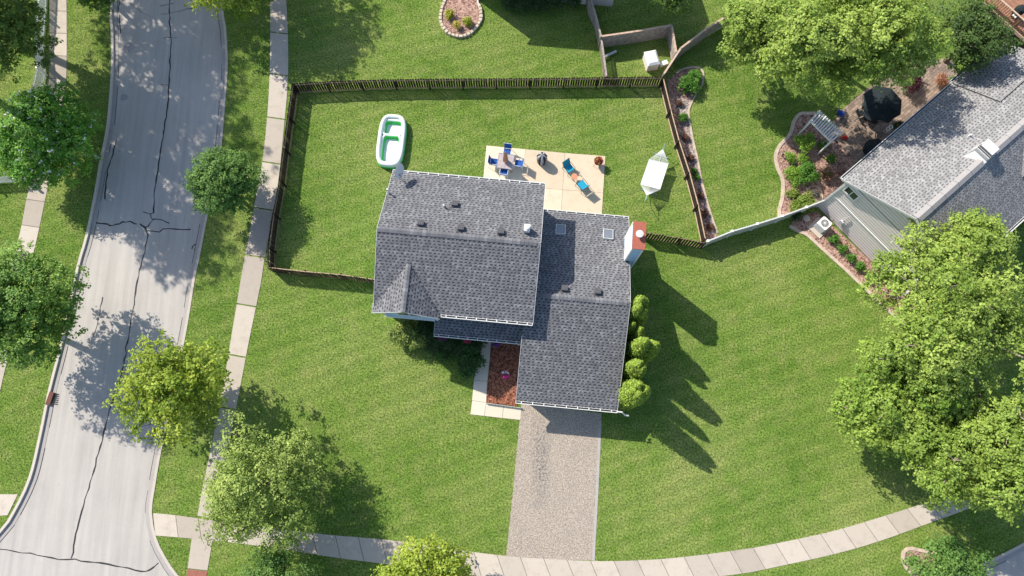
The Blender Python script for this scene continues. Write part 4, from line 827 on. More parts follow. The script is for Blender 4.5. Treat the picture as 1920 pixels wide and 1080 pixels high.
# white vinyl fence on the right
tops = [(1327, 452), (1380, 431), (1440, 414), (1500, 393), (1567, 367)]; h = 1.3; L = smooth_line([G(u, v, h) for u, v in tops], .1); P2 = walk_even(L, 1.8); o = P2[0]
root = emp('vinyl_fence', 'pale grey solid panel fence from the picket fence to the right house', 'fence', (o[0], o[1], 0))
if math.dist(P2[-1], L[-1]) < .6: P2[-1] = L[-1]
else: P2.append(L[-1])
for i in range(len(P2) - 1):
    a_ = Vector((P2[i][0] - o[0], P2[i][1] - o[1])); c_ = Vector((P2[i + 1][0] - o[0], P2[i + 1][1] - o[1])); n = max(1, round((c_ - a_).length / .19)); d_ = (c_ - a_) / n
    for k in range(n): p = a_ + d_ * k; q = p + d_ * .985; B().beam((p.x, p.y, .66), (q.x, q.y, .66), .03, 1.16).build('panel', 'vinyl', root)
    B().beam((*a_, 1.27), (*c_, 1.27), .09, .07).build('top_rail', 'vinyl', root); B().beam((*a_, .1), (*c_, .1), .06, .09).build('bottom_rail', 'vinyl', root)
for p in P2: b = B(); b.box((p[0] - o[0], p[1] - o[1], .68), (.13, .13, 1.38)); b.box((p[0] - o[0], p[1] - o[1], 1.39), (.16, .16, .04)); b.build('post', 'white_paint', root)

# ------------------------------------------------------------ the neighbour house on the right
NR = math.radians(39.8); NO = (20.7, 16.1)
nb = emp('house', 'grey sided house with a pale shingle roof at the right edge', 'house', (NO[0], NO[1], 0), NR)
def npix(u, v, h): x, y = G(u, v, h); x -= NO[0]; y -= NO[1]; c, s = math.cos(NR), math.sin(NR); return (x * c + y * s, -x * s + y * c)
def nworld(x, y): return (NO[0] + x * math.cos(NR) - y * math.sin(NR), NO[1] + x * math.sin(NR) + y * math.cos(NR))
NE, NW_, NRZ, NL = 4.8, 8.9, 7.2, 22.0; hw = NW_ / 2; nsl = math.hypot(hw, NRZ - NE)
EXC.append([nworld(*p) for p in ((.2, -.3), (22, -.3), (22, -8.6), (.2, -8.6))])
w = B(); w.prism([(.3, -.35), (14.6, -.35), (14.6, -8.55), (.3, -8.55)], -.1, NE - .05)
for x in (.3, 14.45): w.vf([(x + e, y, z) for e in (0, .12) for y, z in ((-.35, NE - .06), (-8.55, NE - .06), (-hw, NRZ - .22))], [(0, 1, 2), (3, 5, 4), (0, 3, 4, 1), (1, 4, 5, 2), (2, 5, 3, 0)])
w.build('wall', 'gutter_pan', nb)  # darker backing shows between the boards, painting in the siding's shadow lines
s = B(); siding(s, (.3, -.35), (.3, -8.55), .15, NE, (-1, 0), .27, lap=.02, gap=.06)
def nclip(z):
    k = (z - (NE - .0)) / (NRZ - NE); a = hw * k; return None if k > .93 else (a - .1, 8.2 - a + .1)
siding(s, (.3, -.35), (.3, -8.55), NE, NRZ - .2, (-1, 0), .27, nclip, lap=.02, gap=.06)
o = s.build('siding_boards', 'cream_siding', nb); o['kind'] = 'stuff'
t = B(); t.box((.27, -.36, NE / 2), (.12, .12, NE)); t.box((.27, -8.5, NE / 2), (.12, .12, NE)); t.box((.28, -4.4, 2.42), (.06, 8.0, .14)); t.build('corner_trim', 'white_paint', nb)
x_, y_ = npix(1597, 362, 4.1); window(nb, (.24, y_, 4.05), .95, .75, (0, 1, 0), (-1, 0, 0), 2)
roof_obj(nb, (10.2, 0, NE), (-1, 0, 0), (0, -hw, NRZ - NE), [(0, 0), (10.2, 0), (10.2, nsl), (0, nsl)], PALE, (.13, .128, .13))
roof_obj(nb, (14.9, .12 + .0, NE + .05), (-1, 0, 0), (0, -hw, NRZ - NE), [(0, 0), (4.7, 0), (4.7, nsl * .62), (0, nsl * .62)], PALE, (.13, .128, .13))
roof_obj(nb, (14.9, 0, NE), (-1, 0, 0), (0, -hw, NRZ - NE), [(0, nsl * .5), (4.7, nsl * .5), (4.7, nsl), (0, nsl)], PALE, (.13, .128, .13))
roof_obj(nb, (0, -NW_, NE), (1, 0, 0), (0, hw, NRZ - NE), [(0, 0), (14.9, 0), (14.9, nsl), (0, nsl)], [tuple(c * .96 for c in q) for q in PALE], (.17, .165, .16))
b = B(); n = 13
for k in range(n):                              # raised ridge vent in lengths
    x0 = 0.02 + k * 14.8 / n; x1 = x0 + 14.8 / n - .015
    for sy in (-1, 1): b.vf([(x0, -hw, NRZ + .075), (x1, -hw, NRZ + .075), (x1, -hw + sy * .27, NRZ - .055), (x0, -hw + sy * .27, NRZ - .055), (x0, -hw + sy * .27, NRZ - .15), (x1, -hw + sy * .27, NRZ - .15)], [(0, 1, 2, 3) if sy < 0 else (3, 2, 1, 0), (3, 2, 5, 4) if sy < 0 else (4, 5, 2, 3)], (.36, .345, .34))
b.build('ridge_vent', 'shingle', nb)
r = Each(nb)
for y0 in (.0, -NW_): r.beam((-.02, y0, NE - .08), (-.02, -hw, NRZ - .08), .035, .17)
r.beam((10.22, 0.12, NE - .02), (10.22, -2.7, NE + 1.5), .03, .05); r.beam((14.92, .12, NE - .05), (14.92, -hw, NRZ - .08), .03, .17)
gutter(nb, (0, 0, NE - .03), (10.2, 0, NE - .03), (0, 1, 0)); gutter(nb, (10.2, .13, NE + .02), (14.9, .13, NE + .02), (0, 1, 0)); gutter(nb, (0, -NW_, NE - .03), (14.9, -NW_, NE - .03), (0, -1, 0))
# box chimney with a pale hood
x, y = npix(1842, 290, 7.1); c = B(); c.box((x, y + .1, 6.9), (.62, .95, 1.3)); ch2 = c.build('chimney', 'vinyl', nb)
c = B(); c.vf([(x - .55, y - .45, 6.95), (x - .36, y - .45, 7.35), (x - .36, y + .5, 7.35), (x - .75, y + .65, 6.6)], [(0, 1, 2, 3)]); c.box((x + .28, y + .1, 7.62), (.62, .85, .05)); c.build('hood', 'white_paint', ch2)
c = B(); [c.box((x - .22 + .13 * k, y + .1, 7.58), (.05, .95, .06)) for k in range(3)]; c.build('louvre', 'gutter_dark', ch2)
x, y = npix(1812, 258, 6.2); B().tube([(x, y, 5.8), (x, y, 6.65)], .06, 8).build('vent_pipe', 'white_paint', nb)
# small cross gable on the far slope
gx, gy = npix(1905, 272, 6.9); r_ = Each(nb)
for sx in (-1, 1):
    O = Vector((gx + sx * 1.3 + .9, -hw - 2.4, 5.95)); Vv = Vector((-sx * 1.3, 0, .95)).normalized(); Lg = math.hypot(1.3, .95); U = Vector((0, 1 if sx > 0 else -1, 0))
    roof_obj(nb, O, U, Vv, [(0, 0), (.6, 0), (2.4, Lg), (0, Lg)] if sx > 0 else [(-.6, 0), (0, 0), (0, Lg), (-2.4, Lg)], PALE, (.2, .19, .185))
r_.beam((gx + .9 - 1.3, -hw - 2.42, 5.9), (gx + .9, -hw - 2.42, 6.86), .03, .14); r_.beam((gx + .9 + 1.3, -hw - 2.42, 5.9), (gx + .9, -hw - 2.42, 6.86), .03, .14)
# meter and pipe on the wall
b = B(); x, y = npix(1573, 420, .8); b.box((.18, y, 1.0), (.14, .25, .4)); b.tube([(.2, y, 1.2), (.2, y, 2.1)], .03, 6); b.tube([(.2, y - .3, .2), (.2, y - .3, 1.2), (.2, y, 1.3)], .02, 6); b.build('electric_meter', 'vinyl', nb)
# air conditioner
x, y = G(1546, 419, .75); ac = emp('air_conditioner', 'white air conditioning unit with a round fan beside the grey house', 'air conditioner', (x, y, 0), NR + .05)
b = B(); b.box((-.1, 0, .04), (1.15, 1.1, .08)); b.build('pad', 'sidewalk_concrete', ac); b = B(); b.box((0, 0, .42), (.74, .74, .66)); [b.box((sx * .375, 0, .15 + .07 * k), (.012, .7, .02)) for k in range(8) for sx in (-1, 1)]; b.build('cabinet', 'vinyl', ac)
b = B(); b.prism([(.37 * sx, .37 * sy) for sx, sy in ((-1, -.8), (-.8, -1), (.8, -1), (1, -.8), (1, .8), (.8, 1), (-.8, 1), (-1, .8))], .752, .80); b.build('lid', 'white_paint', ac)
b = B(); b.lathe((0, 0, .802), [(.27, 0), (.27, .004)], 24); b.build('fan_opening', 'gutter_dark', ac)
b = B(); [b.beam((.06 * math.cos(a), .06 * math.sin(a), .825), (.27 * math.cos(a), .27 * math.sin(a), .825), .025, .008) for a in np.linspace(0, 2 * math.pi, 13)[:-1]]; b.lathe((0, 0, .81), [(.08, 0), (.08, .03), (.04, .04)], 12); b.tube([(.27 * math.cos(a), .27 * math.sin(a), .815) for a in np.linspace(0, 2 * math.pi, 25)[:-1]], .012, 5, closed=True); b.build('fan_guard', 'vinyl', ac)
b = B(); b.tube([(.37, -.2, .3), (.6, -.25, .25), (.95, -.3, .35)], .025, 6); b.build('coolant_line', 'gutter_dark', ac)
x, y = G(1512, 410); top(B().lathe((x, y, 0), [(.22, 0), (.24, .06), (.1, .1)], 12), 'bowl', 'curb_concrete', 'small grey round bowl on the mulch beside the air conditioner', 'bowl', (x, y, 0))
x, y = G(1527, 368); b = B(); b.tube([(x + .55 * math.cos(a), y + .75 * math.sin(a), .04) for a in np.linspace(0, 2 * math.pi, 21)[:-1]], .05, 6, closed=True); b.lathe((x, y, 0), [(.5, 0), (.5, .05)], 18)
top(b, 'window_well', 'edging', 'rounded tan bed ring against the corner of the grey house', 'garden edging', (x, y, 0))

# pergola of pale slats by the patio
hp = 2.1; A0 = Vector(G(1518, 227, hp)); A1 = Vector(G(1559, 268, hp)); D0 = Vector(G(1535.5, 205.5, hp)); D1 = Vector(G(1581, 248, hp)); cc = (A0 + D1) / 2
pg = emp('pergola', 'small pale pergola with parallel slats at the patio corner', 'pergola', (cc.x, cc.y, 0)); n = 12
def rel(v, z): return (v.x - cc.x, v.y - cc.y, z)
for k in range(n): t = (k + .5) / n; B().beam(rel(A0.lerp(A1, t), hp), rel(D0.lerp(D1, t), hp), .10, .05).build('slat', 'white_paint', pg)
for a_, b__ in ((A0.lerp(D0, .08), A1.lerp(D1, .08)), (A0.lerp(D0, .92), A1.lerp(D1, .92))):
    B().beam(rel(a_, hp - .09), rel(b__, hp - .09), .06, .12).build('beam', 'white_paint', pg)
    for q in (a_, b__): e = a_.lerp(b__, .04 if q is a_ else .96); B().box(rel(e, (hp - .15) / 2), (.09, .09, hp - .15)).build('post', 'white_paint', pg)
# patio umbrella, table and chairs in the shade
x, y = G(1656, 193, 2.2); um = emp('patio_umbrella', 'large dark octagonal umbrella half under the big light green tree', 'umbrella', (x, y, 0))
B().tube([(0, 0, 0), (0, 0, 2.55)], .025, 8).build('pole', 'steel', um)
for k in range(8):
    a, e = math.pi * 2 * k / 8 + .2, math.pi * 2 * (k + 1) / 8 + .2; R_ = 1.42
    B().vf([(0, 0, 2.5), (R_ * math.cos(a), R_ * math.sin(a), 2.05), (R_ * math.cos((a + e) / 2) * .9, R_ * math.sin((a + e) / 2) * .9, 2.07), (R_ * math.cos(e), R_ * math.sin(e), 2.05)] + [(0, 0, 2.49), (R_ * math.cos(a), R_ * math.sin(a), 1.97), (R_ * math.cos(e), R_ * math.sin(e), 1.97)], [(0, 1, 2), (0, 2, 3), (1, 5, 6, 3)]).build('canopy_panel', 'dark_cloth', um)
B().lathe((0, 0, 0), [(.28, 0), (.28, .06), (.05, .12)], 14).build('base', 'black_metal', um)
tb = emp('patio_table', 'round dark table beneath the octagonal umbrella', 'table', (x + .02, y - .0, 0)); B().lathe((0, 0, 0), [(.62, .70), (.62, .73)], 24).build('tabletop', 'glass_dark', tb)
for k in range(4): a = k * math.pi / 2 + .4; B().tube([(.5 * math.cos(a), .5 * math.sin(a), 0), (.42 * math.cos(a), .42 * math.sin(a), .7)], .02, 6).build('leg', 'black_metal', tb)
def chair(label, x, y, rz, cloth, frame, group=None, recl=.25, w=.5, name='patio_chair', z=.03, d=.5):
    c = emp(name, label, 'chair', (x, y, z), rz, group)                # faces local -y
    b = B(); b.box((0, .0, .42), (w - .06, d - .04, .035)); b.build('seat', cloth, c)
    u = Vector((0, math.sin(recl), math.cos(recl))); b = B(); b.box(Vector((0, d / 2, .45)) + u * .27, (w - .06, .03, .50), ax=(Vector((1, 0, 0)), u.cross(Vector((1, 0, 0))), u)); b.build('backrest', cloth, c)
    for sx in (-1, 1):
        b = B(); b.tube([(sx * w / 2, -d / 2 - .03, 0), (sx * w / 2, -d / 2, .62), (sx * w / 2, d / 2 - .05, .64), (sx * w / 2, d / 2 + .05, .4), (sx * w / 2, d / 2 + .12, 0)], .017, 6); b.build('arm_frame', frame, c)
    b = B(); t_ = Vector((0, d / 2, .42)) + u * .55; b.tube([(-w / 2, d / 2, .42), (-w / 2 + .01, t_.y, t_.z), (w / 2 - .01, t_.y, t_.z), (w / 2, d / 2, .42)], .015, 6); b.build('back_frame', frame, c)
    for sy in (-1, 1): B().tube([(-w / 2, sy * d / 2, .40), (w / 2, sy * d / 2, .40)], .015, 6).build('stretcher', frame, c)
    return c
for i, (u, v, r_) in enumerate(((1614, 212, 1.9), (1638, 224, 2.7), (1705, 152, -.6), (1722, 145, -.3))):
    X, Y = G(u, v, .5); chair(['dark patio chair left of the octagonal umbrella', 'dark patio chair below the octagonal umbrella', 'dark patio chair near the reddish shrub', 'dark patio chair farthest along the paver patio'][i], X, Y, r_, 'dark_cloth', 'black_metal', 'dark chairs on the paver patio', name='patio_chair')
X, Y = G(1577, 212, .5); chair('blue chair behind the pale pergola', X, Y, 1.2, 'blue_plastic', 'black_metal')
X, Y = G(1640, 277, .5); b = B(); b.lathe((X, Y, .02), [(.62, 0), (.66, .55), (.5, .85), (.15, 1.05), (.02, 1.07)], 14, jag=.05); top(b, 'covered_fire_pit', 'dark_cloth', 'black covered round thing tucked under the neighbour roof edge', 'covered furniture', (X, Y, .02))
X, Y = G(1668, 240, .45); st = emp('plant_stand', 'small white ornate stool on the paver patio', 'stool', (X, Y, .03), .7); b = B()
for sx in (-1, 1): b.tube([(sx * .14 + .13 * math.cos(a), .12 * math.sin(a), .42) for a in np.linspace(0, 2 * math.pi, 15)[:-1]], .03, 6, closed=True)
b.build('scroll_top', 'white_paint', st); b = B(); [b.tube([(sx * .2, sy * .1, 0), (sx * .18, sy * .08, .42)], .015, 6) for sx in (-1, 1) for sy in (-1, 1)]; b.build('leg', 'white_paint', st)
X, Y = G(1585, 257, .2); b = B(); b.box((X, Y, .13), (.32, .16, .12), .3); b.box((X + .02, Y, .24), (.16, .14, .12), .3); [b.lathe((X + sx * .12, Y + sy * .09, .03), [(.05, 0), (.05, .05)], 8) for sx in (-1, 1) for sy in (-1, 1)]; top(b, 'toy_wagon', 'red_plastic', 'small red toy at the corner of the paver patio', 'toy', (X, Y, .02))
for i, (u, v) in enumerate(((1465, 293), (1504, 236))): X, Y = G(u, v); b = B(); b.tube([(X, Y, 0), (X, Y, .3)], .025, 8); b.lathe((X, Y, .3), [(.09, 0), (.09, .02), (.03, .07)], 10); top(b, 'path_light', 'black_metal', ['black path light at the left rim of the flower bed', 'black path light above the shrubs in the flower bed'][i], 'path light', (X, Y, 0))

# wooden deck at the upper right
dr = math.radians(39.8); dx, dy = G(1885, 40, .95)
dk = emp('deck', 'reddish brown wooden deck with railing in the upper right corner', 'deck', (dx, dy, 0), dr)     # local -y is its visible edge? x along depth
def dpix(u, v, h): x, y = G(u, v, h); x -= dx; y -= dy; c, s = math.cos(dr), math.sin(dr); return (x * c + y * s, -x * s + y * c)
for k in range(26): B().box((.12 + k * .142, -.6, .95), (.134, 5.2, .035)).build('deck_board', 'red_wood', dk)
B().beam((.02, -3.2, .82), (.02, 2.0, .82), .05, .24).build('fascia', 'cap_wood', dk); B().beam((.06, -3.2, 1.93), (.06, 2.0, 1.93), .12, .035).build('hand_rail', 'cap_wood', dk)
pb = B(); pb.box((0, 0, .47), (.04, .05, .93)); pm = pb.build('baluster', 'red_wood', dk); pm.location = (.06, -3.1, .975)
for k in range(1, 30): inst(pm.data, 'baluster', dk, (.06, -3.1 + k * .175, .975))
for yy in (-3.2, -.6, 2.0): B().box((.10, yy, .95), (.1, .1, 1.95)).build('post', 'red_wood', dk)
X, Y = G(1913, 19, 1.7); b = B(); b.lathe((X, Y, .97), [(.2, 0), (.34, .5), (.36, .8), (.28, .98), (.05, 1.05)], 14, jag=.04); top(b, 'grill', 'dark_cloth', 'black covered grill on the wooden deck at the right edge', 'grill', (X, Y, .97))
X, Y = G(1904, 28, 1.45); sd_ = emp('side_table', 'square white side table beside the grill on the deck', 'table', (X, Y, .97), dr); B().box((0, 0, .46), (.42, .38, .03)).build('tabletop', 'white_paint', sd_); [B().box((sx * .17, sy * .15, .22), (.03, .03, .44)).build('leg', 'white_paint', sd_) for sx in (-1, 1) for sy in (-1, 1)]
for i, (p, q) in enumerate((((1859, 64), (1863, 69)), ((1867, 73), (1873, 79)), ((1881, 86), (1894, 96)))): A_, B_ = G(*p), G(*q); b = B(); b.beam((*A_, .12), (*B_, .12), .14, .24); top(b, 'edging_block', 'white_paint', ['white block nearest the dark tree below the deck', 'white block in the middle of the row below the deck', 'long white block nearest the house roof below the deck'][i], 'edging block', (A_[0], A_[1], 0), 'white blocks below the deck')

# neighbour house beyond the top edge: only its corner post and shade reach the picture
X, Y = G(872, -3); H2 = emp('house', 'house beyond the top edge whose shade falls on the upper lawn', 'house', (X, Y, 0), HR)
w = B(); w.prism([(.35, .35), (11, .35), (11, 8.5), (.35, 8.5)], -.1, 5.2); w.build('wall', 'cream_siding', H2)
roof_obj(H2, (0, 0, 5.3), (1, 0, 0), (0, 4.4, 1.9), [(0, 0), (11.4, 0), (11.4, 4.79), (0, 4.79)], GREY); roof_obj(H2, (11.4, 8.8, 5.3), (-1, 0, 0), (0, -4.4, 1.9), [(0, 0), (11.4, 0), (11.4, 4.79), (0, 4.79)], GREY)
EXC.append(GP([(905, -4), (1130, 14), (1130, -200), (890, -200)]))
X, Y = G(894, 12); b = B(); b.beam((X - .05, Y + 1.1, .25), (X + .15, Y - .12, .12), .09, .07); top(b, 'downspout_extension', 'white_paint', 'white downspout lying across the stone ring at the top edge', 'downspout', (X, Y, 0))
# things in the small fenced yard
X, Y = G(1221, 113, .5); sh = emp('storage_box', 'cream storage box with a domed lid in the small fenced yard', 'storage box', (X, Y, 0), math.radians(8)); sh.rotation_euler = (0, 0, math.radians(12))
B().prism([(-.42, -.55), (.42, -.55), (.42, .55), (-.42, .55)], 0, .72).build('box', 'cream_siding', sh)
b = B(); b.vf([(sx * a, sy * e, z) for z, a, e in ((.73, .45, .58), (.80, .45, .58), (.93, .30, .42)) for sx, sy in ((-1, -1), (1, -1), (1, 1), (-1, 1))], [(0, 1, 5, 4), (1, 2, 6, 5), (2, 3, 7, 6), (3, 0, 4, 7), (4, 5, 9, 8), (5, 6, 10, 9), (6, 7, 11, 10), (7, 4, 8, 11), (8, 9, 10, 11)]); b.build('lid', 'white_vinyl', sh)
X, Y = G(1244, 119, .2); b = B(); b.box((X, Y, .14), (.55, .28, .26), .35); b.box((X, Y, .29), (.6, .32, .04), .35); top(b, 'low_box', 'white_vinyl', 'low white box between the storage box and the slanting fence', 'box', (X, Y, 0))
A_, B_ = G(1131, 107, .3), G(1156, 95, .3); b = B(); b.beam((*A_, .25), (*B_, .25), .16, .1); top(b, 'plank', 'vinyl', 'grey white plank leaning at the fence corner in the small yard', 'plank', (A_[0], A_[1], 0))

# ------------------------------------------------------------ back yard furniture
X, Y = G(948, 303, .7); tb = emp('patio_table', 'square grey table with a folded tan umbrella on the main patio', 'table', (X, Y, .03), math.radians(-9))
for i in range(2):
    for j in range(2): B().box((-.26 + .52 * i, -.26 + .52 * j, .70), (.51, .51, .03)).build('top_tile', 'concrete_table', tb)
b = B(); [b.beam((-.54 * (1 if k < 2 else 1) if k in (0,) else (-.54, .54, .54)[k - 1], 0, .70), (0, 0, .70), .01, .01) for k in ()]
for (p, q) in (((-.55, -.54), (.55, -.54)), ((-.55, .54), (.55, .54)), ((-.54, -.52), (-.54, .52)), ((.54, -.52), (.54, .52))): b.beam((*p, .70), (*q, .70), .035, .05)
b.build('rim', 'steel', tb); [B().tube([(sx * .48, sy * .48, 0), (sx * .5, sy * .5, .69)], .02, 6).build('leg', 'steel', tb) for sx in (-1, 1) for sy in (-1, 1)]
um = emp('folded_umbrella', 'folded tan umbrella standing in the middle of the square table', 'umbrella', (X, Y, .03)); B().tube([(0, 0, 0), (0, 0, 2.35)], .02, 8).build('pole', 'steel', um); B().lathe((0, 0, 0), [(.24, 0), (.24, .06), (.05, .12)], 12).build('base', 'black_metal', um)
b = B(); b.lathe((0, 0, 0), [(.03, .78), (.17, .85), (.14, 1.3), (.11, 1.8), (.04, 2.3)], 16, jag=.22); b.build('canopy', 'tan_cloth', um)
for i, (u, v, r_) in enumerate(((951, 284, 0), (972, 306, -math.pi / 2), (945, 322, math.pi), (926, 303, math.pi / 2))):
    X, Y = G(u, v, .5); chair(['blue patio chair on the upper side of the square table', 'blue patio chair right of the square table', 'blue patio chair on the lower side nearest the roof', 'blue patio chair left of the square table, by the lawn'][i], X, Y, r_ - math.radians(9), 'blue_cloth', 'white_paint', 'blue chairs round the square table', w=.56)
X, Y = G(1016, 298, .5); gr = emp('covered_grill', 'grill under a grey and black striped cover on the patio', 'grill', (X, Y, .03)); b = B(); n = 20
prof = [(.30, .02), (.34, .45), (.36, .75), (.30, .95), (.16, 1.08), (.02, 1.12)]
for i in range(len(prof) - 1):
    for k in range(n):
        f_ = [(prof[q][0] * (1 + (.10 if (kk % 2) else -.04)) * math.cos(2 * math.pi * kk / n), prof[q][0] * (1 + (.10 if (kk % 2) else -.04)) * math.sin(2 * math.pi * kk / n), prof[q][1]) for q, kk in ((i, k), (i, k + 1), (i + 1, k + 1), (i + 1, k))]
        b.face(f_, (.34, .34, .36) if (k // 2) % 2 else (.035, .035, .04))
b.build('cover', 'tinted', gr); B().lathe((0, 0, 0), [(.26, 0), (.26, .02)], 12).build('foot', 'black_metal', gr)
X, Y = G(1067, 316, .4); chair('turquoise patio chair nearest the striped grill cover', X, Y, math.radians(35 + 0), 'teal_cloth', 'black_metal', 'turquoise patio chairs', w=.60, recl=.35, d=.55)
X, Y = G(1091, 347, .4); chair('turquoise patio chair nearest the wing roof', X, Y, math.radians(-145 + 0), 'teal_cloth', 'black_metal', 'turquoise patio chairs', w=.60, recl=.35, d=.55)
X, Y = G(1077, 331, .45); rt = emp('side_table', 'small round orange table between the turquoise chairs', 'table', (X, Y, .03)); B().lathe((0, 0, 0), [(.22, .43), (.22, .46)], 18).build('tabletop', 'orange_top', rt); [B().tube([(.16 * math.cos(a), .16 * math.sin(a), 0), (.1 * math.cos(a), .1 * math.sin(a), .43)], .012, 5).build('leg', 'black_metal', rt) for a in (0, 2.1, 4.2)]
X, Y = G(1122, 303, .5); pl = emp('planter', 'round planter of red and orange foliage at the patio corner', 'planter', (X, Y, .03)); B().lathe((0, 0, 0), [(.2, .28), (.3, .5), (.32, .56), (.27, .54), (.02, .5)], 16).build('bowl', 'red_wood', pl)
[B().tube([(.34 * math.cos(a), .34 * math.sin(a), 0), (.26 * math.cos(a), .26 * math.sin(a), .42)], .014, 5).build('leg', 'black_metal', pl) for a in (.5, 2.07, 3.64, 5.2)]
P_ = dirs(500, 0) * rng.uniform(.5, 1, (500, 1)) * np.array([.34, .34, .28]) + np.array([X, Y, .58]); ti = rng.integers(0, 4, 500); tn = np.array([[.30, .03, .04], [.45, .14, .03], [.12, .02, .03], [.55, .38, .14]])[ti]; leaf_mesh('foliage', P_, dirs(500, .2), .09, tn, 'petal', pl, (X, Y, .03))
# kiddie pool
c = G(734, 264.5, .3); pr = math.radians(-4.5); pool = emp('paddling_pool', 'oblong white and green inflatable paddling pool on the back lawn', 'paddling pool', (c[0], c[1], 0), pr)
def oval(a, e, n=40, z=0, oy=0, pw_=.54):                # stadium-like rounded shape
    out = []
    for k in range(n):
        t = 2 * math.pi * k / n; ct, s_ = math.cos(t), math.sin(t); out.append((a * math.copysign(abs(ct) ** pw_, ct), oy + e * math.copysign(abs(s_) ** pw_, s_), z))
    return out
AW, AH = .82, 1.82
for z, mat, rr in ((.12, 'green_vinyl', .13), (.28, 'white_vinyl', .14), (.44, 'white_vinyl', .15)):
    B().tube(oval(AW + (.05 if z < .2 else 0), AH + (.05 if z < .2 else 0), 48, z), rr, 10, closed=True).build('air_ring', mat, pool, smooth=True)
B().prism([p[:2] for p in oval(AW, AH, 40)], .01, .05).build('floor', 'green_vinyl', pool)
for oy, e in ((.98, .55), (-.62, 1.02)):
    b = B(); b.tube(oval(.66, e + .03, 40, .36, oy, .42), .09, 8, closed=True); b.build('inner_ring', 'white_vinyl', pool, smooth=True)
    b = B(); ov = oval(.50, e - .16, 40, 0, oy, .42); ov2 = oval(.57, e - .05, 40, 0, oy, .42)
    for k in range(40): j = (k + 1) % 40; b.face([(*ov[j][:2], .07), (*ov[k][:2], .07), (*ov2[k][:2], .36), (*ov2[j][:2], .36)])
    b.build('inner_wall', 'green_vinyl', pool)
    b = B(); b.prism([p[:2] for p in oval(.50, e - .16, 40, 0, oy, .42)], .06, .10); b.build('water', 'pool_water', pool)
B().box((0, .41, .30), (1.0, .22, .2)).build('divider', 'green_vinyl', pool)
# hammock on its stand
hm = emp('hammock', 'white rope hammock with spreader bars hanging on a stand by the right fence', 'hammock', (*G(1229, 327), 0)); hx, hy = G(1229, 327)
def hp3(u, v, z): x, y = G(u, v, z); return Vector((x - hx, y - hy, z))
c4 = [hp3(1217, 299, .85), hp3(1253.5, 307, .85), hp3(1238, 355, .85), hp3(1201, 345, .85)]; tipA = hp3(1243, 280, 1.1); tipB = hp3(1213, 366, 1.1); endA = hp3(1247.5, 268, 1.35); endB = hp3(1209, 377, 1.35)
nx, ny = 14, 16; b = B()
def hs(s, t): p = c4[0].lerp(c4[1], s).lerp(c4[3].lerp(c4[2], s), t); return p - Vector((0, 0, .13 * math.sin(math.pi * t) * (.7 + .3 * math.sin(math.pi * s))))
for i in range(nx * 2):
    for j in range(ny):
        s0, s1_ = i / (nx * 2), (i + .90) / (nx * 2); t0, t1 = j / ny, (j + 1) / ny; b.face([hs(s0, t0), hs(s1_, t0), hs(s1_, t1), hs(s0, t1)][::-1])
o = b.build('bed', 'net_white', hm); b = B(); b.tube([c4[0], c4[1]], .02, 6); b.build('spreader_bar', 'white_paint', hm); b = B(); b.tube([c4[3], c4[2]], .02, 6); b.build('spreader_bar', 'white_paint', hm)
b = B()
for k in range(17): b.beam(c4[0].lerp(c4[1], k / 16), tipA, .018, .012); b.beam(c4[3].lerp(c4[2], k / 16), tipB, .018, .012)
b.build('cords', 'net_white', hm); b = B(); b.tube([tipA, endA], .018, 6); b.tube([tipB, endB], .018, 6); b.build('rope', 'teal_rope', hm)
b = B(); fA = hp3(1240, 292, .06); fB = hp3(1216, 360, .06); b.tube([endA, hp3(1247, 274, .5), fA, fB, hp3(1211, 375, .5), endB], .022, 8); dd = (fB - fA).normalized().cross(Vector((0, 0, 1)))
for f_ in (fA, fB): b.tube([f_ - dd * .6, f_ + dd * .6], .028, 6)
b.build('stand', 'teal_rope', hm)

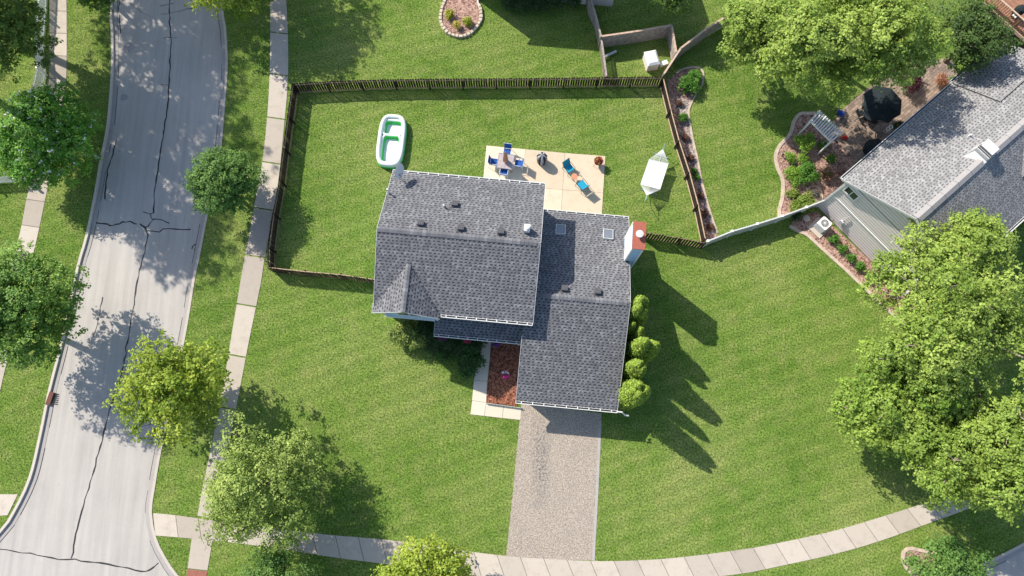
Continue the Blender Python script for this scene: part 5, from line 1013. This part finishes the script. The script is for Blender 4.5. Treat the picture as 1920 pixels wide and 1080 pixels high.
# ------------------------------------------------------------ grass blades in view
N = 640000
x = rng.uniform(-41, 41, N); y = rng.uniform(-9.5, 34, N)
keep = (np.abs(x) < 31.9 + (y + 8) * .168 + 1)
W_ = wc + [(-160, -7.6), (-160, 60)]; E_ = ec + [(160, 40), (160, 160), (-21.9, 160)]
keep &= inpoly(x, y, W_) | inpoly(x, y, E_); x = x[keep]; y = y[keep]; keep = np.ones(len(x), bool)
for q in EXC:
    qa = np.array(q); bb = (x > qa[:, 0].min()) & (x < qa[:, 0].max()) & (y > qa[:, 1].min()) & (y < qa[:, 1].max()); idx = np.where(bb)[0]
    if len(idx): keep[idx[inpoly(x[idx], y[idx], q)]] = False
x = x[keep]; y = y[keep]; n = len(x); a = rng.uniform(0, 2 * math.pi, n); ln = rng.uniform(.03, .075, n); la = rng.uniform(0, 2 * math.pi, n); hz = rng.uniform(.025, .06, n); wd = rng.uniform(.012, .026, n)
v = np.zeros((n, 3, 3)); v[:, 0] = np.stack([x - wd * np.cos(a), y - wd * np.sin(a), np.full(n, -.005)], 1); v[:, 1] = np.stack([x + wd * np.cos(a), y + wd * np.sin(a), np.full(n, -.005)], 1)
v[:, 2] = np.stack([x + ln * np.cos(la), y + ln * np.sin(la), hz], 1)
me = bpy.data.meshes.new('grass'); me.vertices.add(n * 3); me.vertices.foreach_set('co', v.reshape(-1).astype(np.float32)); me.loops.add(n * 3); me.loops.foreach_set('vertex_index', np.arange(n * 3, dtype=np.int32)); me.polygons.add(n); me.polygons.foreach_set('loop_start', np.arange(0, n * 3, 3, dtype=np.int32)); me.update(calc_edges=True)
at = me.color_attributes.new('tint', 'FLOAT_COLOR', 'POINT'); c = np.ones((n, 3, 4), np.float32); k = rng.uniform(.55, 1.4, n); c[:, :, 0] = (k * rng.uniform(.85, 1.2, n))[:, None]; c[:, :, 1] = k[:, None]; c[:, :, 2] = (k * rng.uniform(.8, 1.3, n))[:, None]; at.data.foreach_set('color', c.reshape(-1))
me.materials.append(M['grass_blade']); g = bpy.data.objects.new('grass', me); C.objects.link(g); tag(g, 'short mown green grass growing over the lawns', 'grass', None, 'stuff')
S.render.resolution_x = 1024; S.render.resolution_y = 576
